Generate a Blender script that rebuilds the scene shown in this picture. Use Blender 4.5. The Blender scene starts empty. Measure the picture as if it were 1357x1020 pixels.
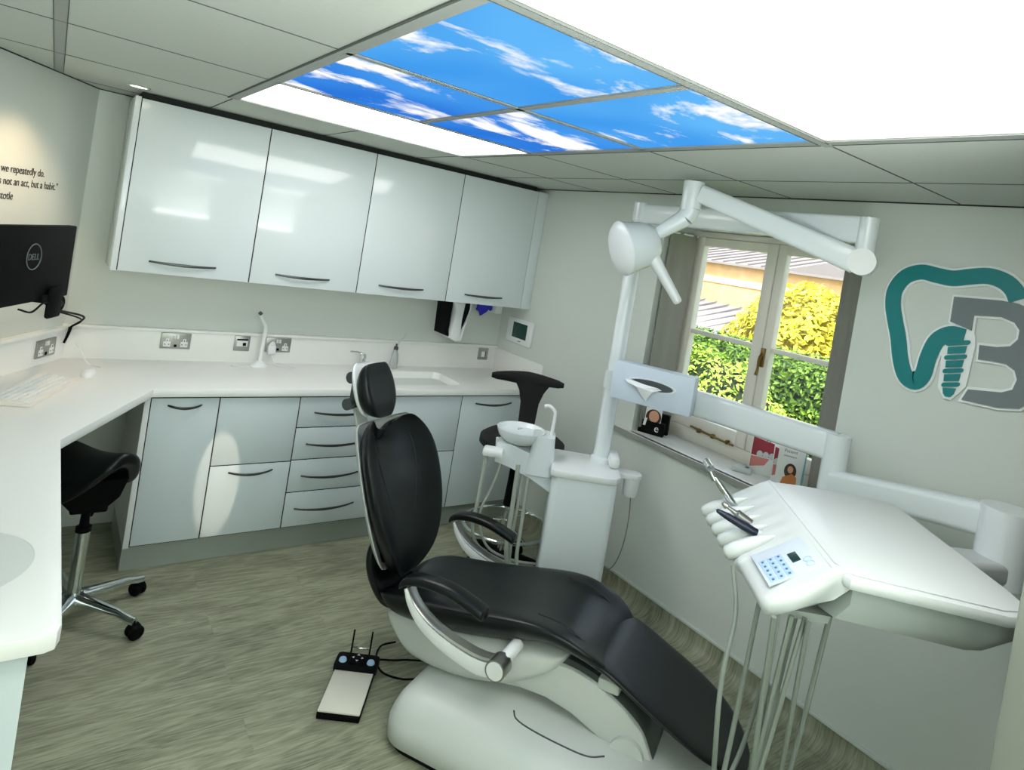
import bpy, bmesh, math, random
from mathutils import Matrix, Vector
random.seed(7)
PI = math.pi
SC = bpy.context.scene
COL = SC.collection

# ------------------------------------------------------------------ materials
def srgb(r, g, b):
    f = lambda c: (c/255/12.92) if c/255 <= .04045 else ((c/255+.055)/1.055)**2.4
    return (f(r), f(g), f(b), 1)

def mat(name, col, rough=.5, metal=0., coat=0., noise=0., nscale=20., bump=0., emit=None, es=0., spec=.5, trans=0., alpha=1.):
    m = bpy.data.materials.new(name); m.use_nodes = True
    nt = m.node_tree; b = nt.nodes['Principled BSDF']
    b.inputs['Base Color'].default_value = col
    b.inputs['Roughness'].default_value = rough
    b.inputs['Metallic'].default_value = metal
    b.inputs['Coat Weight'].default_value = coat
    b.inputs['Coat Roughness'].default_value = .04
    b.inputs['Specular IOR Level'].default_value = spec
    b.inputs['Transmission Weight'].default_value = trans
    b.inputs['Alpha'].default_value = alpha
    if emit:
        b.inputs['Emission Color'].default_value = emit; b.inputs['Emission Strength'].default_value = es
    if noise or bump:
        tc = nt.nodes.new('ShaderNodeTexCoord'); n = nt.nodes.new('ShaderNodeTexNoise')
        n.inputs['Scale'].default_value = nscale; n.inputs['Detail'].default_value = 4
        nt.links.new(tc.outputs['Object'], n.inputs['Vector'])
        if noise:
            mx = nt.nodes.new('ShaderNodeMix'); mx.data_type = 'RGBA'
            mx.inputs[6].default_value = tuple(c*(1-noise) for c in col[:3])+(1,)
            mx.inputs[7].default_value = tuple(min(1, c*(1+noise)) for c in col[:3])+(1,)
            nt.links.new(n.outputs['Fac'], mx.inputs[0]); nt.links.new(mx.outputs[2], b.inputs['Base Color'])
        if bump:
            bp = nt.nodes.new('ShaderNodeBump'); bp.inputs['Strength'].default_value = bump; bp.inputs['Distance'].default_value = .002
            nt.links.new(n.outputs['Fac'], bp.inputs['Height']); nt.links.new(bp.outputs['Normal'], b.inputs['Normal'])
    return m

M = {}
M['wall'] = mat('wall_paint', srgb(214, 220, 213), .6, noise=.03, nscale=2.5, bump=.05)
M['ceil'] = mat('ceiling_tile', srgb(192, 198, 190), .8, noise=.05, nscale=60, bump=.2)
M['tbar'] = mat('ceiling_bar', srgb(150, 155, 150), .5)
M['gridshade'] = mat('ceiling_joint_shade', srgb(88, 93, 88), .8)  # shade of the tile joints, put into the colour
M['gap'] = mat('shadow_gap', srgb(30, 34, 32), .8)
M['gloss'] = mat('gloss_white_front', srgb(218, 227, 229), .1, coat=0, noise=.01, nscale=3)
M['satin'] = mat('satin_cabinet_front', srgb(206, 217, 219), .35, noise=.01, nscale=3)
M['carcass'] = mat('carcass_white', srgb(222, 226, 222), .4)
M['doorshade'] = mat('carcass_gap_shade', srgb(24, 28, 28), .8)  # shade between cabinet fronts, put into the colour
M['corian'] = mat('solid_surface', srgb(238, 239, 235), .3, noise=.01, nscale=8)
M['basin'] = mat('basin_grey_white', srgb(214, 219, 215), .35)
M['plinth'] = mat('brushed_plinth', srgb(158, 166, 158), .4, metal=.15, noise=.08, nscale=6)
M['chrome'] = mat('chrome', srgb(215, 220, 220), .12, metal=1)
M['steel'] = mat('brushed_steel', srgb(170, 170, 165), .35, metal=1)
M['handle'] = mat('bow_handle_metal', srgb(95, 98, 98), .3, metal=1)
M['leather'] = mat('black_upholstery', srgb(8, 15, 15), .32, spec=.38, noise=.1, nscale=40, bump=.08)
M['seam'] = mat('seam_shadow', srgb(4, 7, 8), .6)
M['fabric'] = mat('black_fabric', srgb(9, 10, 12), .8, noise=.1, nscale=80)
M['blackp'] = mat('black_plastic', srgb(6, 8, 9), .6, spec=.1)
M['greyp'] = mat('grey_plastic', srgb(72, 78, 80), .45)
M['white'] = mat('white_plastic', srgb(232, 235, 234), .3, coat=.2)
M['whitec'] = mat('white_enamel', srgb(226, 233, 235), .22, coat=.4)
M['unitw'] = mat('unit_white', srgb(218, 226, 227), .35)
M['shell'] = mat('chair_shell', srgb(200, 205, 200), .35)
M['armg'] = mat('lift_arm_grey', srgb(98, 106, 102), .25, metal=.4)
M['hose'] = mat('hose_grey_green', srgb(170, 177, 166), .5)
M['hosed'] = mat('hose_grey', srgb(120, 128, 120), .5)
M['lightgrey'] = mat('light_grey_plastic', srgb(198, 203, 202), .4)
M['tray'] = mat('tray_white', srgb(206, 211, 210), .35, coat=.15)
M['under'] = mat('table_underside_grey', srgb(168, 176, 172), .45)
M['tissueb'] = mat('tissue_case', srgb(205, 216, 230), .4)
M['paper'] = mat('paper_tissue', srgb(240, 243, 244), .9)
M['navy'] = mat('navy_handpiece', srgb(18, 26, 48), .3)
M['teal'] = mat('teal_acrylic', srgb(8, 128, 130), .4)
M['gry'] = mat('grey_acrylic', srgb(118, 128, 130), .4)
M['acryl'] = mat('white_acrylic', srgb(246, 250, 248), .35)
M['brass'] = mat('aged_brass', srgb(128, 102, 58), .35, metal=1)
M['winframe'] = mat('window_gloss_paint', srgb(228, 224, 212), .35)
M['curtain'] = mat('grey_curtain', srgb(140, 138, 130), .9, noise=.06, nscale=70, bump=.2)
M['sill'] = mat('sill_white', srgb(232, 230, 224), .3)
M['sill_edge'] = mat('sill_core', srgb(150, 152, 146), .6)
M['screen'] = mat('lcd_green', srgb(25, 62, 55), .25)
M['led'] = mat('lcd_dark', srgb(20, 48, 50), .25)
M['key'] = mat('key_blue', srgb(165, 195, 228), .5)
M['keyd'] = mat('key_dark_mark', srgb(70, 100, 140), .5)
M['panel'] = mat('keypad_film', srgb(200, 210, 222), .4)
M['blue'] = mat('blue_nitrile', srgb(28, 28, 175), .5)
M['ink'] = mat('wall_lettering', srgb(60, 58, 54), .6)
M['logo'] = mat('grey_print', srgb(95, 104, 106), .5)
M['red'] = mat('brochure_red', srgb(150, 25, 45), .5)
M['pink'] = mat('brochure_pink', srgb(205, 120, 115), .5)
M['skin'] = mat('photo_skin', srgb(214, 160, 130), .6)
M['hair'] = mat('photo_hair', srgb(60, 35, 22), .6)
M['orange'] = mat('photo_orange', srgb(200, 120, 60), .6)
M['tealp'] = mat('brochure_teal', srgb(110, 170, 180), .5)
M['card'] = mat('brochure_white', srgb(232, 234, 232), .4)
M['greytext'] = mat('brochure_grey_text', srgb(120, 125, 128), .5)
M['trim'] = mat('coving_cap', srgb(205, 212, 205), .4)
M['jamb'] = mat('door_frame_paint', srgb(128, 131, 123), .45)
M['cream_key'] = mat('keyboard_cream', srgb(238, 230, 220), .5)
M['warmwhite'] = mat('downlight_lens', srgb(255, 240, 215), .5, emit=(1, .86, .68, 1), es=3)

def glass_mat():
    m = bpy.data.materials.new('window_glass'); m.use_nodes = True
    nt = m.node_tree; nt.nodes.clear()
    o = nt.nodes.new('ShaderNodeOutputMaterial'); mx = nt.nodes.new('ShaderNodeMixShader')
    t = nt.nodes.new('ShaderNodeBsdfTransparent'); g = nt.nodes.new('ShaderNodeBsdfGlossy'); g.inputs['Roughness'].default_value = .02
    t.inputs['Color'].default_value = (.97, .98, .97, 1)
    mx.inputs[0].default_value = .05
    nt.links.new(t.outputs[0], mx.inputs[1]); nt.links.new(g.outputs[0], mx.inputs[2]); nt.links.new(mx.outputs[0], o.inputs[0])
    return m
M['glass'] = glass_mat()
M['clearp'] = mat('clear_bottle', srgb(225, 230, 228), .15, trans=.6)

def nodes(name):
    m = bpy.data.materials.new(name); m.use_nodes = True
    return m, m.node_tree, m.node_tree.nodes['Principled BSDF']

def floor_mat():
    m, nt, b = nodes('grey_oak_vinyl')
    N = nt.nodes.new; Lk = nt.links.new
    tc = N('ShaderNodeTexCoord'); mp = N('ShaderNodeMapping'); Lk(tc.outputs['Object'], mp.inputs[0])
    br = N('ShaderNodeTexBrick'); br.offset = .37
    br.inputs['Scale'].default_value = 1; br.inputs['Brick Width'].default_value = 1.2; br.inputs['Row Height'].default_value = .18
    br.inputs['Mortar Size'].default_value = .0016; br.inputs['Color1'].default_value = (.35, .35, .35, 1); br.inputs['Color2'].default_value = (.65, .65, .65, 1)
    br.inputs['Mortar'].default_value = (.3, .3, .3, 1)
    Lk(mp.outputs[0], br.inputs['Vector'])
    # grain: stretched noise distorted, offset per plank
    mp2 = N('ShaderNodeMapping'); mp2.inputs['Scale'].default_value = (.9, 7, 1); Lk(tc.outputs['Object'], mp2.inputs[0])
    ad = N('ShaderNodeVectorMath'); ad.operation = 'ADD'; Lk(mp2.outputs[0], ad.inputs[0])
    sc = N('ShaderNodeVectorMath'); sc.operation = 'SCALE'; sc.inputs['Scale'].default_value = 9; Lk(br.outputs['Color'], sc.inputs[0]); Lk(sc.outputs[0], ad.inputs[1])
    n1 = N('ShaderNodeTexNoise'); n1.inputs['Scale'].default_value = 1.6; n1.inputs['Detail'].default_value = 3; n1.inputs['Distortion'].default_value = .7
    Lk(ad.outputs[0], n1.inputs['Vector'])
    mu = N('ShaderNodeMath'); mu.operation = 'MULTIPLY'; mu.inputs[1].default_value = 46; Lk(n1.outputs['Fac'], mu.inputs[0])
    sn = N('ShaderNodeMath'); sn.operation = 'SINE'; Lk(mu.outputs[0], sn.inputs[0])
    mp3 = N('ShaderNodeMapping'); mp3.inputs['Scale'].default_value = (14, 190, 1); Lk(tc.outputs['Object'], mp3.inputs[0])
    n2 = N('ShaderNodeTexNoise'); n2.inputs['Scale'].default_value = 1; n2.inputs['Detail'].default_value = 3; Lk(mp3.outputs[0], n2.inputs['Vector'])
    mp4 = N('ShaderNodeMapping'); mp4.inputs['Scale'].default_value = (1.2, 3.5, 1); Lk(tc.outputs['Object'], mp4.inputs[0])
    n3 = N('ShaderNodeTexNoise'); n3.inputs['Scale'].default_value = 1.5; n3.inputs['Detail'].default_value = 2; Lk(mp4.outputs[0], n3.inputs['Vector'])
    def ma(op, a, bb, c=None):
        q = N('ShaderNodeMath'); q.operation = op
        for i, s in enumerate((a, bb)):
            if hasattr(s, 'links'): Lk(s, q.inputs[i])
            else: q.inputs[i].default_value = s
        return q.outputs[0]
    g = ma('MULTIPLY', sn.outputs[0], .075)
    h = ma('MULTIPLY', ma('SUBTRACT', n2.outputs['Fac'], .5), .62)
    k = ma('MULTIPLY', ma('SUBTRACT', n3.outputs['Fac'], .5), .45)
    tot = ma('ADD', ma('ADD', ma('ADD', g, h), k), .5)
    cr = N('ShaderNodeValToRGB'); cr.color_ramp.elements[0].position = .22; cr.color_ramp.elements[0].color = srgb(96, 98, 80)
    cr.color_ramp.elements[1].position = .8; cr.color_ramp.elements[1].color = srgb(188, 189, 163)
    e = cr.color_ramp.elements.new(.5); e.color = srgb(150, 153, 128)
    Lk(tot, cr.inputs[0])
    mx = N('ShaderNodeMix'); mx.data_type = 'RGBA'; mx.blend_type = 'MULTIPLY'; mx.inputs[0].default_value = .24
    Lk(cr.outputs[0], mx.inputs[6]); Lk(br.outputs['Color'], mx.inputs[7])
    Lk(mx.outputs[2], b.inputs['Base Color'])
    b.inputs['Roughness'].default_value = .5
    bp = N('ShaderNodeBump'); bp.inputs['Strength'].default_value = .15; bp.inputs['Distance'].default_value = .002
    Lk(tot, bp.inputs['Height']); Lk(bp.outputs[0], b.inputs['Normal'])
    return m
M['floor'] = floor_mat()

def sky_panel_mat(name, deep, seed, thr):
    m = bpy.data.materials.new(name); m.use_nodes = True
    nt = m.node_tree; nt.nodes.clear(); N = nt.nodes.new; Lk = nt.links.new
    o = N('ShaderNodeOutputMaterial'); em = N('ShaderNodeEmission'); Lk(em.outputs[0], o.inputs[0])
    tc = N('ShaderNodeTexCoord'); mp = N('ShaderNodeMapping'); mp.inputs['Scale'].default_value = (1.3, 2.3, 1); mp.inputs['Location'].default_value = seed
    mp.inputs['Rotation'].default_value = (0, 0, .35)
    Lk(tc.outputs['Object'], mp.inputs[0])
    n = N('ShaderNodeTexNoise'); n.inputs['Scale'].default_value = 1.5; n.inputs['Detail'].default_value = 9; n.inputs['Roughness'].default_value = .62; n.inputs['Distortion'].default_value = .35
    Lk(mp.outputs[0], n.inputs['Vector'])
    cr = N('ShaderNodeValToRGB'); cr.color_ramp.elements[0].position = thr; cr.color_ramp.elements[0].color = (0, 0, 0, 1)
    cr.color_ramp.elements[1].position = thr+.09; cr.color_ramp.elements[1].color = (1, 1, 1, 1)
    Lk(n.outputs['Fac'], cr.inputs[0])
    n2 = N('ShaderNodeTexNoise'); n2.inputs['Scale'].default_value = 1.2; Lk(tc.outputs['Object'], n2.inputs['Vector'])
    c1, c2 = deep
    bl = N('ShaderNodeMix'); bl.data_type = 'RGBA'; bl.inputs[6].default_value = c1; bl.inputs[7].default_value = c2
    cr2 = N('ShaderNodeValToRGB'); cr2.color_ramp.elements[0].position = .35; cr2.color_ramp.elements[1].position = .65
    Lk(n2.outputs['Fac'], cr2.inputs[0]); Lk(cr2.outputs[0], bl.inputs[0])
    mx = N('ShaderNodeMix'); mx.data_type = 'RGBA'; Lk(cr.outputs[0], mx.inputs[0]); Lk(bl.outputs[2], mx.inputs[6]); mx.inputs[7].default_value = (1.0, 1.0, .97, 1)
    Lk(mx.outputs[2], em.inputs['Color']); em.inputs['Strength'].default_value = .72
    return m

def light_mat(name, col, s):
    m = bpy.data.materials.new(name); m.use_nodes = True
    nt = m.node_tree; nt.nodes.clear(); N = nt.nodes.new; Lk = nt.links.new
    o = N('ShaderNodeOutputMaterial'); em = N('ShaderNodeEmission'); Lk(em.outputs[0], o.inputs[0])
    em.inputs['Color'].default_value = col; em.inputs['Strength'].default_value = s
    return m

def brick_mat():
    m, nt, b = nodes('buff_brick'); N = nt.nodes.new; Lk = nt.links.new
    tc = N('ShaderNodeTexCoord'); mp = N('ShaderNodeMapping'); mp.inputs['Rotation'].default_value = (PI/2, 0, PI/2)
    Lk(tc.outputs['Object'], mp.inputs[0])
    n = N('ShaderNodeTexNoise'); n.inputs['Scale'].default_value = 4; n.inputs['Detail'].default_value = 8; Lk(tc.outputs['Object'], n.inputs['Vector'])
    cr = N('ShaderNodeValToRGB'); cr.color_ramp.elements[0].color = srgb(206, 158, 100); cr.color_ramp.elements[1].color = srgb(244, 210, 156)
    Lk(n.outputs['Fac'], cr.inputs[0]); Lk(cr.outputs[0], b.inputs['Base Color']); b.inputs['Roughness'].default_value = .9
    return m
M['brick'] = brick_mat()
M['band'] = mat('pale_stone_band', srgb(238, 214, 178), .8)
M['slate'] = mat('grey_roof', srgb(140, 135, 132), .7, noise=.1, nscale=3)
M['seamroof'] = mat('roof_rib', srgb(112, 106, 105), .7)
M['darkin'] = mat('dark_brown_wall', srgb(70, 45, 38), .8)
def leaf_mat(name, c1, c2):
    m, nt, b = nodes(name); N = nt.nodes.new; Lk = nt.links.new
    g = N('ShaderNodeNewGeometry'); cr = N('ShaderNodeValToRGB'); cr.color_ramp.elements[0].color = c1; cr.color_ramp.elements[1].color = c2
    Lk(g.outputs['Random Per Island'], cr.inputs[0]); Lk(cr.outputs[0], b.inputs['Base Color']); b.inputs['Roughness'].default_value = .55
    return m
M['leaf_g'] = leaf_mat('hedge_leaf', srgb(42, 78, 20), srgb(128, 168, 48))
M['leaf_l'] = leaf_mat('light_leaf', srgb(128, 176, 40), srgb(210, 230, 96))
M['leaf_y'] = leaf_mat('yellow_leaf', srgb(196, 188, 20), srgb(244, 238, 80))
M['leaf_d'] = leaf_mat('tree_leaf', srgb(48, 72, 28), srgb(110, 140, 58))
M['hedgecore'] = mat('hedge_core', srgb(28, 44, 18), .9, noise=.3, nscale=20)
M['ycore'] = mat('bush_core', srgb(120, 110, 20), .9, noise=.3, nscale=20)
M['bark'] = mat('bark', srgb(80, 65, 50), .9)
M['grass'] = mat('lawn', srgb(90, 120, 50), .9, noise=.2, nscale=6)

# ------------------------------------------------------------------ mesh builder
def T(x=0, y=0, z=0): return Matrix.Translation((x, y, z))
def R(a, ax='Z'): return Matrix.Rotation(a, 4, ax)
def align(p0, p1):
    d = (Vector(p1)-Vector(p0)); q = Vector((0, 0, 1)).rotation_difference(d.normalized())
    return Matrix.Translation(Vector(p0)) @ q.to_matrix().to_4x4(), d.length

def catmull(pts, k=6):
    P = [Vector(p) for p in pts]
    if len(P) < 3: return P
    out = []
    for i in range(len(P)-1):
        p0 = P[i-1] if i else P[0]*2-P[1]; p1 = P[i]; p2 = P[i+1]; p3 = P[i+2] if i+2 < len(P) else P[-1]*2-P[-2]
        for j in range(k):
            t = j/k
            out.append(.5*((2*p1)+(p2-p0)*t+(2*p0-5*p1+4*p2-p3)*t*t+(3*p1-p0-3*p2+p3)*t**3))
    out.append(P[-1]); return out

class MB:
    def __init__(s): s.bm = bmesh.new()
    def _add(s, V, Fs, X=None):
        X = X or Matrix()
        vs = [s.bm.verts.new(X @ Vector(v)) for v in V]
        for f in Fs:
            try: s.bm.faces.new([vs[i] for i in f])
            except ValueError: pass
        return s
    def box(s, x0, x1, y0, y1, z0, z1, bev=0, X=None, seg=2):
        t = bmesh.new(); bmesh.ops.create_cube(t, size=1)
        for v in t.verts: v.co = Vector(((x0+x1)/2+v.co.x*abs(x1-x0), (y0+y1)/2+v.co.y*abs(y1-y0), (z0+z1)/2+v.co.z*abs(z1-z0)))
        if bev: bmesh.ops.bevel(t, geom=t.edges[:], offset=bev, segments=seg, affect='EDGES', profile=.5)
        t.verts.index_update(); V = [v.co.copy() for v in t.verts]; Fs = [[v.index for v in f.verts] for f in t.faces]; t.free()
        return s._add(V, Fs, X)
    def loft(s, rings, cap=True, close=True, X=None):
        n = len(rings[0]); V = [p for r in rings for p in r]; Fs = []
        for i in range(len(rings)-1):
            for j in range(n if close else n-1):
                k = (j+1) % n
                Fs.append([i*n+j, i*n+k, (i+1)*n+k, (i+1)*n+j])
        if cap:
            Fs.append(list(range(n))[::-1]); Fs.append([(len(rings)-1)*n+j for j in range(n)])
        return s._add(V, Fs, X)
    def prism(s, pts, z0, z1, X=None, bev=0):
        if not bev:
            return s.loft([[(x, y, z0) for x, y in pts], [(x, y, z1) for x, y in pts]], X=X)
        t = bmesh.new(); a = [t.verts.new((x, y, z0)) for x, y in pts]; f = t.faces.new(a)
        r = bmesh.ops.extrude_face_region(t, geom=[f]); 
        for v in [g for g in r['geom'] if isinstance(g, bmesh.types.BMVert)]: v.co.z = z1
        bmesh.ops.recalc_face_normals(t, faces=t.faces[:])
        es = [e for e in t.edges if abs(e.verts[0].co.z-e.verts[1].co.z) < 1e-6]
        bmesh.ops.bevel(t, geom=es, offset=bev, segments=2, affect='EDGES', profile=.5)
        t.verts.index_update(); V = [v.co.copy() for v in t.verts]; Fs = [[v.index for v in f.verts] for f in t.faces]; t.free()
        return s._add(V, Fs, X)
    def cyl(s, p0, p1, r0, r1=None, n=24, X=None):
        r1 = r0 if r1 is None else r1; A, L = align(p0, p1)
        c = lambda r, z: [(r*math.cos(2*PI*i/n), r*math.sin(2*PI*i/n), z) for i in range(n)]
        return s.loft([c(r0, 0), c(r1, L)], X=(X or Matrix()) @ A)
    def lathe(s, prof, n=28, X=None, cap=True):
        return s.loft([[(max(r, .0002)*math.cos(2*PI*i/n), max(r, .0002)*math.sin(2*PI*i/n), z) for i in range(n)] for r, z in prof], cap=cap, X=X)
    def tube(s, pts, r, n=10, k=6, X=None, smooth=True, flat=1.):
        P = catmull(pts, k) if smooth else [Vector(p) for p in pts]
        rs = r if isinstance(r, (list, tuple)) else [r, r]
        rings = []; up = None
        for i, p in enumerate(P):
            d = (P[min(i+1, len(P)-1)]-P[max(i-1, 0)]).normalized()
            if up is None:
                up = Vector((0, 0, 1)) if abs(d.z) < .9 else Vector((1, 0, 0))
            a = d.cross(up).normalized(); b = a.cross(d).normalized(); up = b
            u = i/(len(P)-1)*(len(rs)-1); q = int(min(u, len(rs)-1.001)); w = u-q; rr = rs[q]*(1-w)+rs[min(q+1, len(rs)-1)]*w
            rings.append([p+a*rr*math.cos(2*PI*j/n)+b*rr*flat*math.sin(2*PI*j/n) for j in range(n)])
        return s.loft(rings, X=X)
    def torus(s, c, R_, r, n=48, m=10, X=None):
        V = []; Fs = []
        for i in range(n):
            a = 2*PI*i/n
            for j in range(m):
                b = 2*PI*j/m
                V.append((c[0]+(R_+r*math.cos(b))*math.cos(a), c[1]+(R_+r*math.cos(b))*math.sin(a), c[2]+r*math.sin(b)))
        for i in range(n):
            for j in range(m):
                Fs.append([i*m+j, ((i+1) % n)*m+j, ((i+1) % n)*m+(j+1) % m, i*m+(j+1) % m])
        return s._add(V, Fs, X)
    def build(s, name, m, parent=None, world=False, ang=35, sub=0, origin=None):
        bmesh.ops.recalc_face_normals(s.bm, faces=s.bm.faces[:])
        me = bpy.data.meshes.new(name)
        if parent is not None and world:
            s.bm.transform(XF[root_of(parent).name].inverted())
        if parent is None:
            if origin is None:
                c = [v.co for v in s.bm.verts]
                origin = ((min(v.x for v in c)+max(v.x for v in c))/2, (min(v.y for v in c)+max(v.y for v in c))/2, min(v.z for v in c))
            s.bm.transform(Matrix.Translation(Vector(origin)).inverted())
        for f in s.bm.faces: f.smooth = True
        s.bm.to_mesh(me); s.bm.free()
        if not sub: me.set_sharp_from_angle(angle=math.radians(ang))
        o = bpy.data.objects.new(name, me); COL.objects.link(o)
        if parent is None: o.location = origin
        o.parent = parent
        me.materials.append(m)
        if sub:
            d = o.modifiers.new('s', 'SUBSURF'); d.levels = sub; d.render_levels = sub
        return o

XF = {}
def root_of(o):
    while o.parent is not None: o = o.parent
    return o
def thing(name, label, cat, loc=(0, 0, 0), rz=0, group=None):
    o = bpy.data.objects.new(name, None); COL.objects.link(o); o.empty_display_size = .05
    o.location = loc; o.rotation_euler = (0, 0, rz); XF[o.name] = T(*loc) @ R(rz)
    return tag(o, label, cat, group)
def tag(o, label, cat, group=None, kind=None):
    if label: o['label'] = label
    if cat: o['category'] = cat
    if group: o['group'] = group
    if kind: o['kind'] = kind
    return o
def struct(o, kind='structure'): o['kind'] = kind; return o
def copy_tree(o, loc=None, rz=None):
    def cp(x, par):
        c = x.copy(); COL.objects.link(c); c.parent = par
        for ch in list(x.children): cp(ch, c)
        return c
    c = cp(o, None)
    if loc is not None: c.location = loc
    if rz is not None: c.rotation_euler = (0, 0, rz)
    XF[c.name] = T(*c.location) @ R(c.rotation_euler.z)
    return c
def text_obj(name, body, size, m, X, parent=None, ext=.0006, align_x='LEFT', shear=0):
    cu = bpy.data.curves.new(name, 'FONT'); cu.body = body; cu.size = size; cu.extrude = ext; cu.align_x = align_x; cu.shear = shear
    o = bpy.data.objects.new(name, cu); COL.objects.link(o); o.matrix_world = X
    dg = bpy.context.evaluated_depsgraph_get(); me = bpy.data.meshes.new_from_object(o.evaluated_get(dg))
    bpy.data.objects.remove(o); bpy.data.curves.remove(cu)
    n = bpy.data.objects.new(name, me); COL.objects.link(n); me.materials.clear(); me.materials.append(m)
    if parent is None: n.matrix_world = X
    else:
        me.transform(XF[root_of(parent).name].inverted() @ X); n.parent = parent
    return n
def cut(o, cutter):
    md = o.modifiers.new('b', 'BOOLEAN'); md.object = cutter; md.operation = 'DIFFERENCE'; md.solver = 'EXACT'
    bpy.context.view_layer.update()
    dg = bpy.context.evaluated_depsgraph_get(); me = bpy.data.meshes.new_from_object(o.evaluated_get(dg))
    o.modifiers.clear(); o.data = me; bpy.data.objects.remove(cutter)
    me.set_sharp_from_angle(angle=math.radians(35))
def rrect(x0, x1, y0, y1, r, n=6):
    out = []
    for cx, cy, a in ((x1-r, y1-r, 0), (x0+r, y1-r, PI/2), (x0+r, y0+r, PI), (x1-r, y0+r, 1.5*PI)):
        for i in range(n+1):
            t = a+PI/2*i/n; out.append((cx+r*math.cos(t), cy+r*math.sin(t)))
    return out
def stroke(pts, w, k=5, cap=True):
    P = [Vector((x, y, 0)) for x, y in pts]; P = catmull(P, k); Lf = []; Rt = []
    for i, p in enumerate(P):
        d = (P[min(i+1, len(P)-1)]-P[max(i-1, 0)]).normalized(); nrm = Vector((-d.y, d.x, 0))
        Lf.append(p+nrm*w/2); Rt.append(p-nrm*w/2)
    return Lf, Rt

# ------------------------------------------------------------------ room data
XW, YB, ZC = 2.775, 4.095, 2.29          # window wall, back wall, ceiling
DL = Vector((.491, .871, 0)).normalized()  # direction of the slanted left wall
W0 = Vector((.127, YB, 0))
NL = Vector((.871, -.491, 0)).normalized()  # its normal, into the room
YF = -.65
def wl(s, off=0, z=0): p = W0+DL*s+NL*off; return (p.x, p.y, z)
kx = -.55; sK = (kx-W0.x)/DL.x; yK = W0.y+DL.y*sK

# floor
b = MB(); b.box(-.7, XW+.1, YF-.1, YB+.1, -.08, 0); struct(b.build('floor', M['floor'], origin=(0, 0, 0)))
# ceiling with its grid bars
b = MB(); b.box(-.75, XW+.1, YF-.1, YB+.1, ZC+.006, ZC+.12); struct(b.build('ceiling', M['gridshade'], origin=(0, 0, ZC)))  # backing coloured dark so the tile gaps look shaded
gx = [-.04, .58, 1.16, 1.74, 2.34]; gy = [-.3, .38, 1.06, 1.80, 2.53, 3.2, 3.9]
# opening list: tiles removed where luminous panels sit (panels hang just below the ceiling plane inside the grid)
tile = MB(); 
G_ = 1
def in_lum(xa, xb, ya, yb):
    cx, cy = (xa+xb)/2, (ya+yb)/2
    return .58 < cx < 1.74 and .38 < cy < 3.2
xs = [-.75]+gx+[XW]; ys = [YF]+gy+[YB]
for i in range(len(xs)-1):
    for j in range(len(ys)-1):
        if in_lum(xs[i], xs[i+1], ys[j], ys[j+1]): continue
        tile.box(xs[i]+.0035, xs[i+1]-.0035, ys[j]+.0035, ys[j+1]-.0035, ZC, ZC+.008)
struct(tile.build('ceiling', M['ceil'], origin=(0, 0, ZC)))
bar = MB()
for x in gx:
    w = .016 if x == -.04 else .006
    if x != -.04: continue
    bar.box(x-w, x+w, YF, YB, ZC-.001 if w > .01 else ZC+.0045, ZC+.0055)
for x in (.58, 1.74): bar.box(x-.018, x+.018, YF, 3.22, ZC-.004, ZC+.006)
bar.box(1.16-.014, 1.16+.014, 1.06, 2.53, ZC-.004, ZC+.006)
bar.box(.545, 1.775, 1.045, 1.075, ZC-.006, ZC+.006)
for y in (1.80, 2.53): bar.box(.58, 1.74, y-.012, y+.012, ZC-.004, ZC+.006)
for y in (.38, 3.2): bar.box(.56, 1.76, y-.008, y+.008, ZC-.004, ZC+.006)
thin = MB()  # dark strips painting the shadow line along the tile joints
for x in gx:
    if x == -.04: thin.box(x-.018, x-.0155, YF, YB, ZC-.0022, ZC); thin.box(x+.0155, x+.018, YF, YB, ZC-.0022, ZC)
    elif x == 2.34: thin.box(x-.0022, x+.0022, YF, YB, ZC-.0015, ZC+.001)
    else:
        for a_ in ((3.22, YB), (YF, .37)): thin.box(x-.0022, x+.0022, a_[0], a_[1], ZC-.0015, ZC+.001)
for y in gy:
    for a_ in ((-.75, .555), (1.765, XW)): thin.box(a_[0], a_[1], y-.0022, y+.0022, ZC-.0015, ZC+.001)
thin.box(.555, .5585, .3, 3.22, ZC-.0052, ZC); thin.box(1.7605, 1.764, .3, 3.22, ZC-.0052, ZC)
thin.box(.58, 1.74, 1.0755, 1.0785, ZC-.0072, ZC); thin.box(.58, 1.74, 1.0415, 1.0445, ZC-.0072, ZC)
struct(thin.build('trim_1', M['gridshade'], origin=(0, 0, ZC)))
struct(bar.build('trim_1', M['tbar'], origin=(0, 0, ZC)))

# walls
b = MB(); b.box(-.2, XW+.4, YB, YB+.1, 0, ZC+.1); struct(b.build('wall_back', M['wall']))
b = MB()
RY0, RY1, RZ0, RZ1 = 1.40, 2.58, .87, 2.12    # window recess
b.box(XW, XW+.4, YF-.1, RY0, 0, ZC+.1); b.box(XW, XW+.4, RY1, YB+.1, 0, ZC+.1)
b.box(XW, XW+.4, RY0, RY1, 0, RZ0); b.box(XW, XW+.4, RY0, RY1, RZ1, ZC+.1)
struct(b.build('wall_right', M['wall']))
b = MB(); p0 = wl(.05); p1 = wl(sK); q0 = wl(.05, -.1); q1 = wl(sK, -.1)
pts = [(W0.x+DL.x*.06, W0.y+DL.y*.06), (kx, yK), (kx, YF-.1), (kx-.1, YF-.1), (kx-.1, yK+.06), (W0.x+DL.x*.06-.11, W0.y+DL.y*.06+.06)]
b.prism(pts, 0, ZC+.1); struct(b.build('wall_left', M['wall']))
b = MB(); b.box(kx-.1, XW+.1, YF-.1, YF, 0, ZC+.1); struct(b.build('wall_front', M['wall']))
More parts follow.
